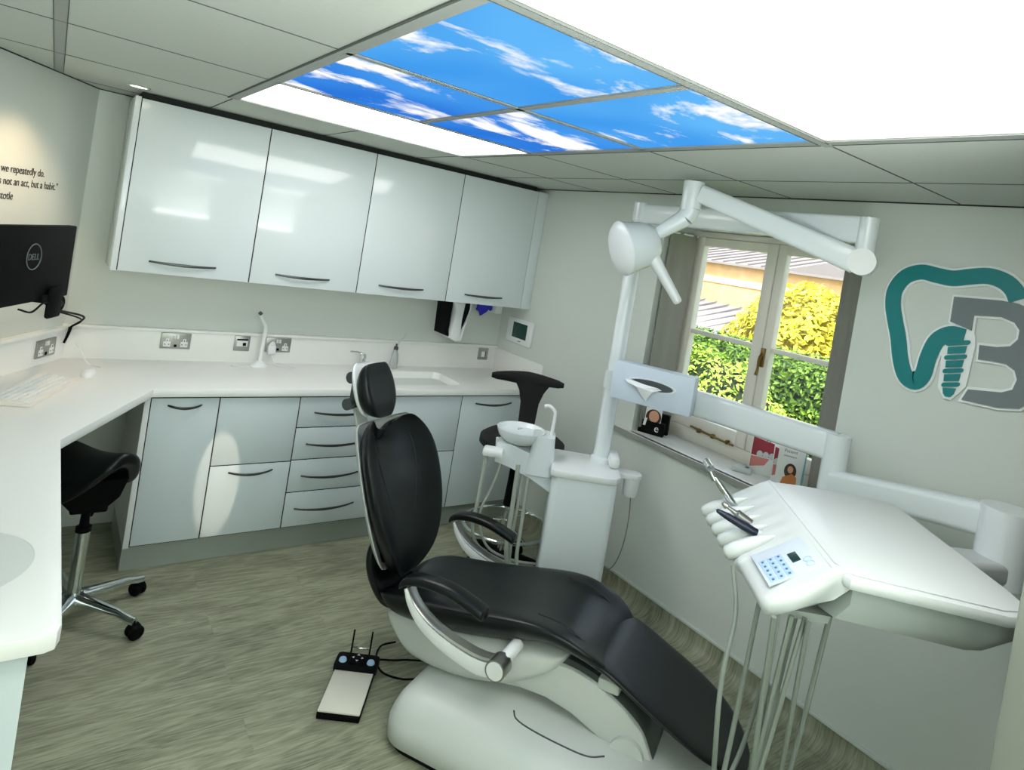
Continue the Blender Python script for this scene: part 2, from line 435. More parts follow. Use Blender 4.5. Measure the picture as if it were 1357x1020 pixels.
# door frame post close to the camera on the right
b = MB(); b.box(1.515, 1.66, .26, .36, 0, ZC, bev=.006); b.box(1.65, XW, .27, .35, 0, ZC)
struct(b.build('wall_front', M['jamb']))
# dark gap line above the wall cabinets / perimeter line
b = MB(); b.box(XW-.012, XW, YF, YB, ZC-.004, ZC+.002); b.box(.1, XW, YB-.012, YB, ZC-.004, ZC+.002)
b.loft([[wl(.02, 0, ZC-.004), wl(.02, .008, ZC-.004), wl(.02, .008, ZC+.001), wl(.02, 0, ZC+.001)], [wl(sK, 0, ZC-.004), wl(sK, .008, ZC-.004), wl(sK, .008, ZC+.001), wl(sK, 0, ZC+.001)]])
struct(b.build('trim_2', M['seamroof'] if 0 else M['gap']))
# coved skirting, window wall
def cove(y0, y1):
    prof = [(0, 0), (-.075, 0), (-.05, .004), (-.025, .018), (-.012, .04), (-.006, .09), (0, .09)]
    b = MB(); b.loft([[(XW+x, y, z) for x, z in prof] for y in (y0, y1)]); return b
struct(cove(YF, YB).build('baseboard_right', M['floor'], origin=(0, 0, 0)))
b = MB(); b.box(XW-.012, XW, YF, YB, .09, .104, bev=.002); struct(b.build('trim_3', M['trim']))
b = MB(); b.box(2.72, XW, YB-.012, YB, 0, .1)
b.loft([[wl(0, 0, 0), wl(0, .01, 0), wl(0, .01, .1), wl(0, 0, .1)], [wl(sK, 0, 0), wl(sK, .01, 0), wl(sK, .01, .1), wl(sK, 0, .1)]])
struct(b.build('baseboard_left', M['basin']))

# ------------------------------------------------------------------ window
GX = 3.07
w = bpy.data.objects.new('window_1', None); COL.objects.link(w); w.location = (GX, (RY0+RY1)/2, .93); XF[w.name] = T(*w.location); struct(w)
ycen = 1.995
b = MB()
b.box(GX-.03, GX+.05, RY0, RY0+.05, .90, RZ1, bev=.004); b.box(GX-.03, GX+.05, RY1-.04, RY1, .90, RZ1, bev=.004)
b.box(GX-.027, GX+.047, RY0+.002, RY1-.002, RZ1-.035, RZ1-.002, bev=.003); b.box(GX-.035, GX+.047, RY0+.002, RY1-.002, .904, .975, bev=.005)
b.build('window_frame', M['winframe'], w, world=True)
def sash(y0, y1, pl, pr):
    b = MB(); z0, z1 = .976, RZ1-.036
    b.box(GX-.04, GX+.01, y0, y0+pl, z0, z1, bev=.006); b.box(GX-.04, GX+.01, y1-pr, y1, z0, z1, bev=.006)
    b.box(GX-.037, GX+.009, y0+.01, y1-.01, z1-.05, z1-.001, bev=.004); b.box(GX-.037, GX+.009, y0+.01, y1-.01, z0+.001, z0+.075, bev=.004)
    b.box(GX-.032, GX+.008, y0+.02, y1-.02, 1.515, 1.54, bev=.004)
    s_ = b.build('window_sash', M['winframe'], w, world=True)
    g = MB(); g.box(GX-.012, GX-.008, y0+pl-.005, y1-pr+.005, z0+.07, z1-.045); g.build('pane', M['glass'], s_, world=True)
    return s_
sash(RY0+.05, ycen-.002, .05, .05); sash(ycen+.002, RY1-.04, .065, .05)
b = MB(); b.box(GX-.055, GX-.04, ycen-.03, ycen-.005, 1.43, 1.53, bev=.004); b.tube([(GX-.055, ycen-.018, 1.5), (GX-.075, ycen-.018, 1.47), (GX-.07, ycen-.016, 1.42), (GX-.078, ycen-.016, 1.385)], [.008, .006, .009], n=8)
b.build('window_handle', M['brass'], w, world=True)
b = MB(); b.tube([(GX-.05, 2.36, .992), (GX-.055, 2.2, .985), (GX-.05, 2.06, .978)], .006, n=8)
for y in (2.30, 2.2, 2.1): b.box(GX-.06, GX-.035, y-.008, y+.008, .972, .995, bev=.003)
b.build('window_stay', M['brass'], w, world=True)
# sill board
t = thing('windowsill', 'pale window sill board with a grey edge under the casement window', 'windowsill', (2.9, 1.98, .87))
b = MB(); b.box(2.748, GX-.03, RY0+.002, RY1-.002, .872, .905, bev=.004); b.box(2.748, XW, 1.26, 2.72, .872, .905, bev=.003)
b.build('board', M['sill'], t, world=True)
b = MB(); b.box(2.7455, 2.7485, 1.262, 2.718, .873, .902); b.build('front_edge', M['sill_edge'], t, world=True)

def curtain(p0, p1, z0, z1, name, label, n=5, amp=.012):
    b = MB(); K = n*8; d = Vector((p1[0]-p0[0], p1[1]-p0[1], 0)); nn = Vector((-d.y, d.x, 0)).normalized()
    rings = []
    for z in (z0, z0+.3, (z0+z1)/2, z1-.2, z1):
        r = []; q = []
        for i in range(K+1):
            u = i/K; o_ = amp*math.sin(u*n*2*PI)*(.7+.3*math.cos(z*3)); p = Vector((p0[0], p0[1], z))+d*u+nn*o_
            r.append(p-nn*.0015); q.append(p+nn*.0015)
        rings.append(r+q[::-1])
    b.loft(rings)
    t = thing(name, label, 'curtain', ((p0[0]+p1[0])/2, (p0[1]+p1[1])/2, z0), group='grey curtains at the window')
    b.build('cloth', M['curtain'], t, world=True, ang=60)
    b = MB(); b.cyl((p0[0], p0[1], z1-.006), (p1[0], p1[1], z1-.006), .006); b.build('curtain_rod', M['white'], t, world=True)
curtain((2.80, 2.552), (3.015, 2.535), .935, 2.085, 'curtain', 'plain grey curtain on the pole side of the window, left of the view', n=2, amp=.006)
curtain((2.84, 1.425), (3.0, 1.60), .935, 2.085, 'curtain', 'narrow grey curtain beside the wall logo at the right window edge', n=2, amp=.008)

# ------------------------------------------------------------------ things on the sill
def placed(x, y, z, rz): return T(x, y, z) @ R(rz)
def flat_card(name, X, w_, h, th, m, parent):  # card standing: local x width, z height, front at -y
    b = MB(); b.box(-w_/2, w_/2, 0, th, 0, h, bev=.0008, X=X); return b.build(name, m, parent, world=True)
def blob(pts, X, th=.0006): b = MB(); b.prism(pts, 0, th, X=X @ R(PI/2, 'X')); return b
def ell(cx, cy, rx, ry, n=20): return [(cx+rx*math.cos(2*PI*i/n), cy+ry*math.sin(2*PI*i/n)) for i in range(n)]
rzc = -PI/2+.45
t = thing('display_card', 'black display card with a photo of a smiling person and a white e', 'card', (2.845, 2.50, .905)); X = placed(2.845, 2.50, .905, rzc)
cd = flat_card('card_stand', X, .15, .075, .03, M['blackp'], t)
b = MB(); b.box(-.045, .05, .004, .012, .07, .15, bev=.001, X=X); b.build('photo_back', M['card'], t, world=True)
blob(ell(.005, .10, .046, .046), X @ T(0, .003, 0)).build('photo_hair', M['hair'], t, world=True)
blob(ell(.008, .106, .030, .034), X @ T(0, .0015, 0)).build('photo_face', M['skin'], t, world=True)
blob([(-.05, .045), (-.035, .045), (-.028, .09), (-.045, .085)], X @ T(0, -.0005, 0)).build('photo_sleeve', M['card'], t, world=True)
text_obj('card_letter', 'e', .06, M['card'], X @ T(.02, -.001, .022) @ R(PI/2, 'X'), t)
t = thing('display_card', 'small upright black box with a white e beside the curtain foot', 'card', (2.93, 2.485, .905)); X = placed(2.93, 2.485, .905, rzc)
flat_card('box_body', X, .06, .115, .03, M['blackp'], t)
text_obj('card_letter', 'e', .05, M['card'], X @ T(-.016, -.001, .018) @ R(PI/2, 'X'), t)
# remote / little box
t = thing('alarm_box', 'small grey white plastic box lying on the sill by the leaflets', 'box', (2.90, 1.90, .905)); X = placed(2.90, 1.90, .905, .5)
b = MB(); b.box(-.035, .035, -.045, .045, 0, .026, bev=.006, X=X); b.build('box_body', M['lightgrey'], t, world=True)
b = MB(); b.box(-.012, .012, -.03, -.012, .0255, .0275, bev=.001, X=X); b.build('button', M['greyp'], t, world=True)
# leaflets
rb = -PI/2+.55
def leaflet(x, y, rz, w_, h, label, kind, lean=-.22):
    t = thing('leaflet', label, 'leaflet', (x, y, .905), group='leaflets at the end of the sill'); X = placed(x, y, .905, rz) @ R(lean, 'X')
    b = MB(); b.box(-w_/2, w_/2, 0, .004, 0, h, bev=.0006, X=X); b.build('cover', M['card'], t, world=True)
    F = X @ T(0, -.0006, 0)
    if kind == 'red':
        blob([(-w_/2+.004, .09), (w_/2-.004, .09), (w_/2-.004, h-.05), (-w_/2+.004, h-.03)], F).build('red_photo', M['red'], t, world=True)
        for cx in (-.03, .0, .03): blob(ell(cx, .10, .015, .017), F @ T(0, -.0007, 0)).build('photo_figure', M['lightgrey'], t, world=True)
        blob([(-w_/2+.004, .03), (0, .05), (.02, .085), (-w_/2+.004, .085)], F).build('pink_band', M['pink'], t, world=True)
        text_obj('leaflet_heading', 'W', .03, M['greytext'], F @ T(-.012, -.0004, h-.045) @ R(PI/2, 'X'), t)
    else:
        blob([(w_/2-.014, 0.002), (w_/2-.001, 0.002), (w_/2-.001, h-.003), (w_/2-.005, h-.003)], F).build('teal_edge', M['tealp'], t, world=True)
        blob(ell(.0, .085, .028, .036), F).build('photo_hair', M['hair'], t, world=True)
        blob(ell(.0, .092, .013, .017), F @ T(0, -.0007, 0)).build('photo_face', M['skin'], t, world=True)
        blob([(-.04, .01), (.035, .01), (.032, .06), (.01, .075), (-.03, .05)], F @ T(0, -.0004, 0)).build('photo_jumper', M['orange'], t, world=True)
        text_obj('leaflet_heading', 'Patient', .022, M['greytext'], F @ T(-.04, -.0004, h-.035) @ R(PI/2, 'X'), t)
        text_obj('leaflet_heading', 'information', .013, M['greytext'], F @ T(-.04, -.0004, h-.055) @ R(PI/2, 'X'), t)
leaflet(2.975, 1.83, rb, .15, .21, 'white leaflet with a red photo panel standing next to the small box', 'red')
leaflet(2.965, 1.72, rb+.1, .10, .20, 'white leaflet with red stripe, partly behind the leaflet with a hugging couple', 'red', -.26)
leaflet(2.93, 1.66, rb, .13, .205, 'white leaflet with a teal edge and a dark haired woman in orange', 'woman')

# ------------------------------------------------------------------ cabinets
YC = 3.4946
def bow_handle(x0, x1, z, y, parent, sag=.010, r=.0042):
    b = MB(); n = 8; pts = []
    for i in range(n+1):
        u = i/n; pts.append((x0+(x1-x0)*u, y-.004-.024*math.sin(PI*u)**.6, z-sag*math.sin(PI*u)+.0))
    b.tube(pts, [.0032, r+.001, .0032], n=8, k=3, flat=1.5)
    return b.build('handle', M['handle'], parent, world=True)
def front(x0, x1, z0, z1, y, m, parent, name, g=.0028):
    b = MB(); b.box(x0+g, x1-g, y, y+.018, z0+g, z1-g, bev=.0015); return b.build(name, m, parent, world=True)
# wall units
YU = 3.745; ZU0, ZU1 = 1.416, 2.258
xu = [.284, .88, 1.48, 2.083, 2.69]
ul = ['first glossy white wall cabinet, at the free left end of the row', 'second glossy white wall cabinet from the left, one away from the end panel',
      'third glossy white wall cabinet from the left', 'glossy white wall cabinet nearest the window wall, above the dispenser']
for i in range(4):
    t = thing('wall_cabinet', ul[i], 'cabinet', ((xu[i]+xu[i+1])/2, YB, ZU0), group='glossy white wall cabinets')
    b = MB(); b.box(xu[i]+.001, xu[i+1]-.001, YU+.02, YB-.002, ZU0+.004, ZU1); b.build('body', M['doorshade'] if 0 else M['carcass'], t, world=True)
    b = MB(); b.box(xu[i]+.0005, xu[i+1]-.0005, YU+.003, YU+.0198, ZU0+.004, ZU1-.002); b.build('door_gap_shade', M['doorshade'], t, world=True)  # dark sheet painting the shade between the doors
    d = front(xu[i], xu[i+1], ZU0, ZU1, YU, M['gloss'], t, 'door')
    c = (xu[i]+xu[i+1])/2-.02; bow_handle(c-.15, c+.15, ZU0+.062, YU, d, sag=.004)
    b = MB(); b.box(xu[i]+.002, xu[i+1]-.002, YU+.03, YB-.01, ZU1, ZC+.001); b.build('top_gap_shade', M['gap'], t, world=True)  # dark block painting the shade in the gap below the ceiling
t = thing('cabinet_end_panel', 'slim white end panel at the left side of the wall cabinets', 'panel', (.27, 3.92, ZU0))
b = MB(); b.box(.258, .2825, YU-.002, YB-.002, ZU0, ZU1+.004, bev=.001); b.build('panel', M['gloss'], t, world=True)
t = thing('cabinet_filler', 'narrow white filler strip between wall cabinets and window wall', 'panel', (2.73, 3.92, ZU0))
b = MB(); b.box(2.692, XW-.001, YU+.004, YB-.002, ZU0, ZU1, bev=.001); b.build('panel', M['gloss'], t, world=True)
# base units
Z0, Z1 = .135, .864
def base_unit(x0, x1, fronts, label, name='base_cabinet'):
    t = thing(name, label, 'cabinet', ((x0+x1)/2, YC+.3, .13), group='white base cabinets along the back wall')
    b = MB(); b.box(x0+.001, x1-.001, YC+.021, YB-.05, Z0, Z1); b.build('body', M['carcass'], t, world=True)
    b = MB(); b.box(x0+.0005, x1-.0005, YC+.003, YC+.0205, Z0, Z1); b.build('door_gap_shade', M['doorshade'], t, world=True)  # dark sheet painting the shade around the fronts
    for (za, zb, kind, hz, hx) in fronts:
        d = front(x0, x1, za, zb, YC, M['satin'], t, kind)
        if hz: bow_handle(hx[0], hx[1], hz, YC, d)
    return t
zt = .858
base_unit(.478, .776, [(Z0, zt, 'door', .822, (.55, .695))], 'narrow white base cabinet with one tall door at the knee space')
base_unit(.776, 1.171, [(.505, zt, 'panel', 0, 0), (Z0, .505, 'drawer', .468, (.865, 1.08))], 'white base cabinet with plain upper panel and handled drawer, next to the narrow one')
base_unit(1.171, 1.655, [(.688, zt, 'drawer', .772, (1.255, 1.58)), (.510, .688, 'drawer', .598, (1.235, 1.56)), (.330, .510, 'drawer', .42, (1.235, 1.56)), (Z0, .330, 'drawer', .238, (1.225, 1.56))],
          'white base cabinet with a stack of four handled drawers', 'drawer_cabinet')
base_unit(1.655, 2.177, [(.505, zt, 'panel', 0, 0), (Z0, .505, 'door', .468, (1.80, 2.03))], 'white sink base cabinet half hidden behind the dental chair back')
base_unit(2.177, 2.69, [(Z0, zt, 'door', .81, (2.28, 2.56))], 'white base cabinet with one wide door behind the tall stool')
t = thing('cabinet_end_panel', 'white upright end panel closing the base cabinets at the knee space', 'panel', (.465, 3.7, 0))
b = MB(); b.box(.452, .476, YC-.002, YB-.05, .13, Z1, bev=.001); b.build('panel', M['carcass'], t, world=True)
t = thing('cabinet_filler', 'white filler strip beside the last base cabinet at the window wall', 'panel', (2.73, 3.7, 0))
b = MB(); b.box(2.693, XW-.001, YC+.004, YC+.02, .13, Z1); b.build('panel', M['satin'], t, world=True)
b = MB(); b.box(.456, XW-.002, YC+.045, YC+.06, 0, .134); b.box(.456, .47, YC+.06, YB-.06, 0, .13)
tag(b.build('plinth', M['plinth']), 'brushed metal plinth running under the base cabinets', 'plinth')

# worktop: one continuous L with upstand
edge = [(.478, 3.472), (.125, 2.80), (.122, 1.60), (.10, 1.575)]
out = [(.478, 3.472), (.125, 2.80), (.121, 1.61), (.113, 1.585), (.095, 1.577), (kx+.001, 1.577), (kx+.001, yK+.0), (W0.x+.0, YB-.001), (XW-.001, YB-.001), (XW-.001, 3.472)]
t = thing('worktop', 'white solid worktop running from the round basin end along the back wall', 'worktop', (0, 1.6, .865))
b = MB(); b.prism(out, .866, .905, bev=.004)
top = b.build('worktop_surface', M['corian'], t, world=True)
c = MB(); c.cyl((-.115, 1.94, .80), (-.115, 1.94, .95), .185, n=48); cut(top, c.build('tmp', M['gap'], t, world=True))
c = MB(); c.prism(rrect(1.70, 2.22, 3.58, 3.93, .05), .80, .95); cut(top, c.build('tmp', M['gap'], t, world=True))
b = MB(); b.lathe([(.188, .904), (.184, .9045), (.180, .892), (.165, .88), (.12, .872), (.02, .868), (.02, .86), (.19, .86)], n=48, X=T(-.115, 1.94, 0))
b.build('round_basin', M['basin'], t, world=True)
def rr3(x0, x1, y0, y1, r, z): return [(x, y, z) for x, y in rrect(x0, x1, y0, y1, r)]
b = MB(); b.loft([rr3(1.695, 2.225, 3.575, 3.935, .052, .9035), rr3(1.702, 2.218, 3.582, 3.928, .05, .9035), rr3(1.72, 2.20, 3.60, 3.91, .06, .85), rr3(1.75, 2.15, 3.64, 3.88, .08, .79), rr3(1.95, 1.97, 3.75, 3.77, .005, .785)], cap=False)
b.build('sink_bowl', M['corian'], t, world=True)
b = MB()
b.box(W0.x-.01, XW-.002, YB-.014, YB-.001, .904, 1.07, bev=.001)
b.box(W0.x-.01, XW-.002, YB-.03, YB-.001, 1.068, 1.084, bev=.004)
b.box(XW-.014, XW-.001, 3.475, YB-.01, .904, 1.07, bev=.001)
def lwbox(b, s0, s1, o0, o1, z0, z1):
    b.loft([[wl(s0, o0, z0), wl(s0, o1, z0), wl(s0, o1, z1), wl(s0, o0, z1)], [wl(s1, o0, z0), wl(s1, o1, z0), wl(s1, o1, z1), wl(s1, o0, z1)]])
lwbox(b, sK, 0, .001, .014, .904, 1.06); lwbox(b, sK, 0, .001, .03, 1.058, 1.074)
b.box(kx+.001, kx+.014, 1.58, yK, .904, 1.07)
b.build('upstand', M['corian'], t, world=True)
# cabinet carrying the left worktop end
t = thing('base_cabinet', 'grey white cabinet under the worktop end with the round basin', 'cabinet', (-.2, 2.2, 0))
b = MB(); b.box(kx+.002, .068, 1.635, 2.72, .0, .865, bev=.002); b.build('body', M['satin'], t, world=True)
b = MB(); b.box(kx+.002, .072, 1.62, 1.634, .0, .865, bev=.002); b.build('end_panel', M['satin'], t, world=True)

# sockets
def socket(cx, cz, y, rz, label, double=True, X=None, plug=False, style='socket'):
    w_ = .148 if double else .086; h = .088
    X = X or T(cx, y, cz)
    loc = X @ Vector((0, 0, 0))
    t = thing('wall_socket' if style == 'socket' else 'wall_switch', label, 'socket' if style == 'socket' else 'switch', tuple(loc), group='brushed steel wall plates')
    b = MB(); b.box(-w_/2, w_/2, -.008, 0, -h/2, h/2, bev=.003, X=X); b.build('plate', M['steel'], t, world=True)
    if style == 'socket' and double:
        for s_ in (-1, 1):
            b = MB(); b.box(s_*.042-.018, s_*.042+.018, -.0095, -.0075, -.034, -.004, bev=.001, X=X); b.box(s_*.042-.008, s_*.042+.008, -.0095, -.0075, -.008, .012, bev=.001, X=X)
            q = b.build('outlet', M['white'], t, world=True)
            b = MB(); b.box(s_*.042-.002, s_*.042+.002, -.0102, -.009, -.002, .006, X=X)
            for d in (-1, 1): b.box(s_*.042+d*.010-.003, s_*.042+d*.010+.003, -.0102, -.009, -.022, -.018, X=X)
            b.build('pin_hole', M['blackp'], q, world=True)
        for s_ in (-1, 1):
            b = MB(); b.box(s_*.008-.006, s_*.008+.006, -.012, -.0075, .012, .034, bev=.001, X=X); b.build('rocker', M['white'], t, world=True)
        b = MB(); b.box(-.007, .007, -.0095, -.0075, -.034, -.02, X=X); b.build('usb_port', M['blackp'], t, world=True)
    elif style == 'socket':
        b = MB(); b.box(-.03, .03, -.0095, -.0075, -.016, .022, bev=.001, X=X); b.build('insert', M['white'], t, world=True)
        b = MB(); b.box(.004, .022, -.0105, -.009, -.012, .006, X=X); b.box(-.03, .03, -.0095, -.0085, .018, .028, X=X); b.build('data_port', M['blackp'], t, world=True)
    else:
        b = MB(); b.box(-.016, .014, -.011, -.0075, -.022, .018, bev=.001, X=X); b.build('rocker', M['white'], t, world=True)
        b = MB(); b.box(.016, .021, -.0095, -.0075, -.02, .02, X=X); b.build('neon', M['blackp'], t, world=True)
    if plug:
        b = MB(); b.box(-.065, -.02, -.05, -.009, -.05, .004, bev=.008, X=X); b.prism([(-.063, 0), (-.022, 0), (-.03, .02), (-.042, .028), (-.055, .02)], .014, .04, X=X @ R(PI/2, 'X')); b.build('charger_plug', M['white'], t, world=True)
ys_ = YB-.014
socket(.632, 1.018, ys_, 0, 'steel double socket on the upstand below the first wall cabinet')
socket(.975, 1.018, ys_, 0, 'steel single data outlet beside the white bent-neck device', double=False)
socket(1.18, 1.018, ys_, 0, 'steel double socket with a white charger plugged in', plug=True)
socket(2.655, 1.015, ys_, 0, 'steel single switch on the upstand near the window wall corner', double=False, style='switch')
ax = Matrix((DL.to_tuple()+(0,), (-NL).to_tuple()+(0,), (0, 0, 1, 0), (0, 0, 0, 1))).transposed()
def LX(s, off, z): return T(*wl(s, off, z)) @ ax
socket(0, 0, 0, 0, 'steel double socket on the slanted wall above the keyboard', X=LX(-.165, .015, .985))

# wall lettering
for s_, z, body in ((-.335, 1.805, '\u201cWe are what we repeatedly do.'), (-.225, 1.752, 'Excellence, then, is not an act, but a habit.\u201d'), (-.525, 1.690, '- Aristotle')):
    o = text_obj('wall_lettering', body, .048, M['ink'], LX(s_, .002, z) @ R(PI/2, 'X'), align_x='RIGHT', ext=.0004)
    for v in o.data.vertices: v.co.x *= .82
    tag(o, {'“': 'small grey wall lettering reading "We are what we repeatedly do."', 'E': 'middle line of wall lettering ending "is not an act, but a habit."', '-': 'lowest line of wall lettering, the name Aristotle alone'}[body[0]], 'lettering', 'quote on the slanted wall')

# ------------------------------------------------------------------ monitor on its arm
P0 = Vector((-.129, 2.972, 1.47)); P1 = Vector((.103, 3.471, 1.47)); d = (P1-P0).normalized(); nn = Vector((-d.y, d.x, 0))
A_ = Matrix((d.to_tuple()+(0,), nn.to_tuple()+(0,), (0, 0, 1, 0), (0, 0, 0, 1))).transposed()
ctr = P1-d*.28
t = thing('monitor', 'black flat monitor seen from behind with a round logo', 'monitor', (ctr.x, ctr.y, 1.32))
X = T(ctr.x, ctr.y, 1.47) @ A_
# back of the screen faces the room, screen faces the wall side operator
b = MB(); b.box(-.28, .28, 0, .035, -.152, .152, bev=.006, X=X); b.build('housing', M['blackp'], t, world=True)
b = MB(); b.box(-.27, .27, .035, .037, -.14, .145, X=X); b.build('screen', M['led'], t, world=True)
b = MB(); n = 40
V = [(.034*math.cos(2*PI*i/n), .034*math.sin(2*PI*i/n)) for i in range(n)]
LXm = X @ T(-.027, -.0008, .031) @ R(PI/2, 'X')
b.torus((0, 0, 0), .05, .0022, X=LXm); b.build('logo_ring', M['logo'], t, world=True)
text_obj('logo_letters', 'DELL', .035, M['logo'], LXm @ T(-.041, -.012, 0), t)
b = MB(); b.box(.10, .20, -.022, .0, -.23, -.10, bev=.012, X=X); b.box(.06, .2, -.01, .03, -.16, -.13, bev=.004, X=X); b.build('bracket', M['blackp'], t, world=True)
b = MB(); p = X @ Vector((.17, .02, -.17)); q = Vector(wl(-.12, .03, 1.20))
b.tube([p, (p+q)/2+Vector((0, 0, -.0)), q], .016); b.cyl(Vector(wl(-.12, .002, 1.20)), Vector(wl(-.12, .03, 1.20)), .04); b.build('wall_arm', M['blackp'], t, world=True)
b = MB(); e = Vector(wl(-.02, .04, 1.07))
b.tube([X @ Vector((.18, -.005, -.2)), Vector(wl(-.07, .12, 1.14)), e], .005, n=6); b.tube([X @ Vector((.165, -.005, -.2)), Vector(wl(-.09, .12, 1.13)), e], .004, n=6)
b.tube([e, Vector(wl(-.02, .035, 1.04)), Vector(wl(-.04, .03, .99))], [.009, .006], n=6)
b.tube([X @ Vector((-.1, -.01, -.165)), X @ Vector((-.02, -.015, -.185)), X @ Vector((.05, -.015, -.16)), X @ Vector((.1, -.01, -.16))], .004, n=6)
b.build('cable', M['blackp'], t, world=True)
# keyboard and mouse
K1 = Vector((.029, 3.197, .906)); kd = Vector((.376, .926, 0)).normalized(); kn = Vector((-kd.y, kd.x, 0))
X = T(K1.x+kn.x*.0, K1.y, .906) @ Matrix((kd.to_tuple()+(0,), kn.to_tuple()+(0,), (0, 0, 1, 0), (0, 0, 0, 1))).transposed()
t = thing('keyboard', 'white computer keyboard lying on the worktop under the monitor', 'keyboard', tuple(K1))
b = MB(); b.loft([[(-.0, 0, 0), (.44, 0, 0), (.44, .15, 0), (0, .15, 0)], [(-.0, 0, .012), (.44, 0, .012), (.44, .15, .024), (0, .15, .024)]], X=X); b.build('housing', M['cream_key'], t, world=True)
b = MB()
for r in range(6):
    for c in range(21):
        if r == 0 and 5 < c < 11 and c != 6: continue
        x0 = .012+c*.0198; y0 = .012+r*.0215
        b.box(x0, x0+.0165, y0, y0+.017, .012+y0*.08, .018+y0*.08, bev=.002, X=X, seg=1)
b.box(.012+6*.0198, .012+11*.0198-.003, .012, .029, .013, .019, bev=.002, X=X, seg=1)
b.build('keys', M['card'], t, world=True)
t = thing('mouse', 'small white mouse beside the keyboard', 'mouse', (.235, 3.72, .905)); X = T(.235, 3.72, .905) @ R(1.2)
b = MB(); b.loft([[(.05*sx*math.cos(a), .03*sx*math.sin(a), z) for a in [2*PI*i/24 for i in range(24)]] for sx, z in ((.95, 0), (1, .008), (.9, .022), (.6, .031), (.2, .034))], X=X); b.build('shell', M['white'], t, world=True)
b = MB(); b.tube([(.25, 3.77, .908), (.29, 3.86, .91), (.24, 3.93, .915), (.20, 3.96, .98), (.18, 4.0, 1.0)], .002, n=6); b.build('cord', M['white'], t, world=True)

# ------------------------------------------------------------------ worktop objects at the back
t = thing('bent_neck_device', 'slim white bent-neck device standing in a flat base on the worktop', 'device', (1.07, 4.0, .905))
b = MB(); b.loft([[(x*1.0+1.06, y+3.985, z) for x, y in rrect(-.05*s_, .05*s_, -.035*s_, .035*s_, .03*s_)] for s_, z in ((1, .905), (1, .915), (.7, .925), (.3, .94))]); b.build('base', M['white'], t, world=True)
b = MB(); b.tube([(1.065, 3.99, .92), (1.07, 4.0, 1.02), (1.075, 4.0, 1.10)], [.013, .010, .011]); b.build('stem', M['white'], t, world=True)
b = MB(); b.tube([(1.075, 4.0, 1.10), (1.072, 4.0, 1.14), (1.05, 3.995, 1.175), (1.028, 3.99, 1.215)], [.011, .009, .007, .009]); b.build('neck', M['white'], t, world=True)
b = MB(); b.cyl((1.024, 3.99, 1.212), (1.034, 3.985, 1.225), .011); b.build('tip', M['greyp'], t, world=True)
b = MB(); b.tube([(1.02, 3.98, .912), (.98, 3.95, .909), (.93, 3.96, .909), (.91, 3.98, .909)], .003, n=6); b.tube([(1.14, 4.04, .96), (1.16, 3.99, .915), (1.21, 3.96, .909), (1.26, 3.95, .909)], .003, n=6); b.build('cord', M['white'], t, world=True)
t = thing('tap', 'short chrome lever tap behind the headrest of the chair', 'tap', (1.69, 4.0, .905))
b = MB(); b.lathe([(.04, .905), (.04, .912), (.02, .92), (.019, .98), (.021, .985), (.019, 1.0), (.0, 1.003)], X=T(1.69, 3.99, 0)); b.build('body', M['chrome'], t, world=True)
b = MB(); b.tube([(1.69, 3.97, .955), (1.67, 3.9, .965), (1.66, 3.85, .95)], .010); b.build('spout', M['chrome'], t, world=True)
b = MB(); b.tube([(1.685, 3.99, 1.0), (1.65, 3.99, 1.012), (1.60, 3.985, 1.015)], .005, n=8); b.build('lever', M['chrome'], t, world=True)
t = thing('soap_bottle', 'clear pump bottle with a bent spout on the worktop', 'bottle', (1.93, 4.02, .905))
b = MB(); b.lathe([(.0, .906), (.026, .906), (.027, .95), (.022, 1.0), (.014, 1.02), (.014, 1.035), (0, 1.036)], X=T(1.925, 4.02, 0)); b.build('body', M['clearp'], t, world=True)
b = MB(); b.lathe([(.015, 1.03), (.015, 1.05), (.006, 1.055), (.006, 1.07), (0, 1.071)], X=T(1.925, 4.02, 0)); b.box(1.913, 1.923, 3.99, 4.02, 1.04, 1.058, bev=.003); b.build('cap', M['greyp'], t, world=True)
b = MB(); b.tube([(1.93, 4.02, 1.05), (1.945, 4.02, 1.09), (1.975, 4.02, 1.12), (1.985, 4.02, 1.16)], .005, n=8); b.build('spout', M['lightgrey'], t, world=True)
# dispenser under wall cabinet
t = thing('paper_dispenser', 'white and black curved paper dispenser under the wall cabinets', 'dispenser', (2.31, 4.0, 1.13))
def side(pts, y0, y1, m, name, bev=.004):
    b = MB(); b.prism(pts, y0, y1, X=T(0, 0, 0) @ R(PI/2, 'X') @ Matrix.Scale(-1, 4, (0, 0, 1)), bev=bev); return b.build(name, m, t, world=True)
side([(2.215, 1.43), (2.255, 1.43), (2.25, 1.32), (2.25, 1.20), (2.26, 1.155), (2.225, 1.165)], 3.93, YB, M['blackp'], 'back_plate')
side([(2.232, 1.43), (2.335, 1.43), (2.33, 1.36), (2.325, 1.28), (2.33, 1.20), (2.33, 1.135), (2.30, 1.128), (2.255, 1.15), (2.262, 1.26), (2.268, 1.34), (2.255, 1.38)], 3.90, YB-.01, M['white'], 'cover')
side([(2.33, 1.43), (2.375, 1.43), (2.38, 1.36), (2.36, 1.28), (2.335, 1.21), (2.332, 1.3), (2.338, 1.37)], 3.91, YB-.01, M['blackp'], 'window')
side([(2.375, 1.43), (2.388, 1.43), (2.392, 1.36), (2.37, 1.27), (2.345, 1.13), (2.328, 1.13), (2.34, 1.21), (2.365, 1.28), (2.378, 1.36)], 3.905, YB-.01, M['white'], 'side_cover')
t = thing('glove', 'blue rubber glove hanging out under the wall cabinet', 'glove', (2.53, 3.97, 1.35))
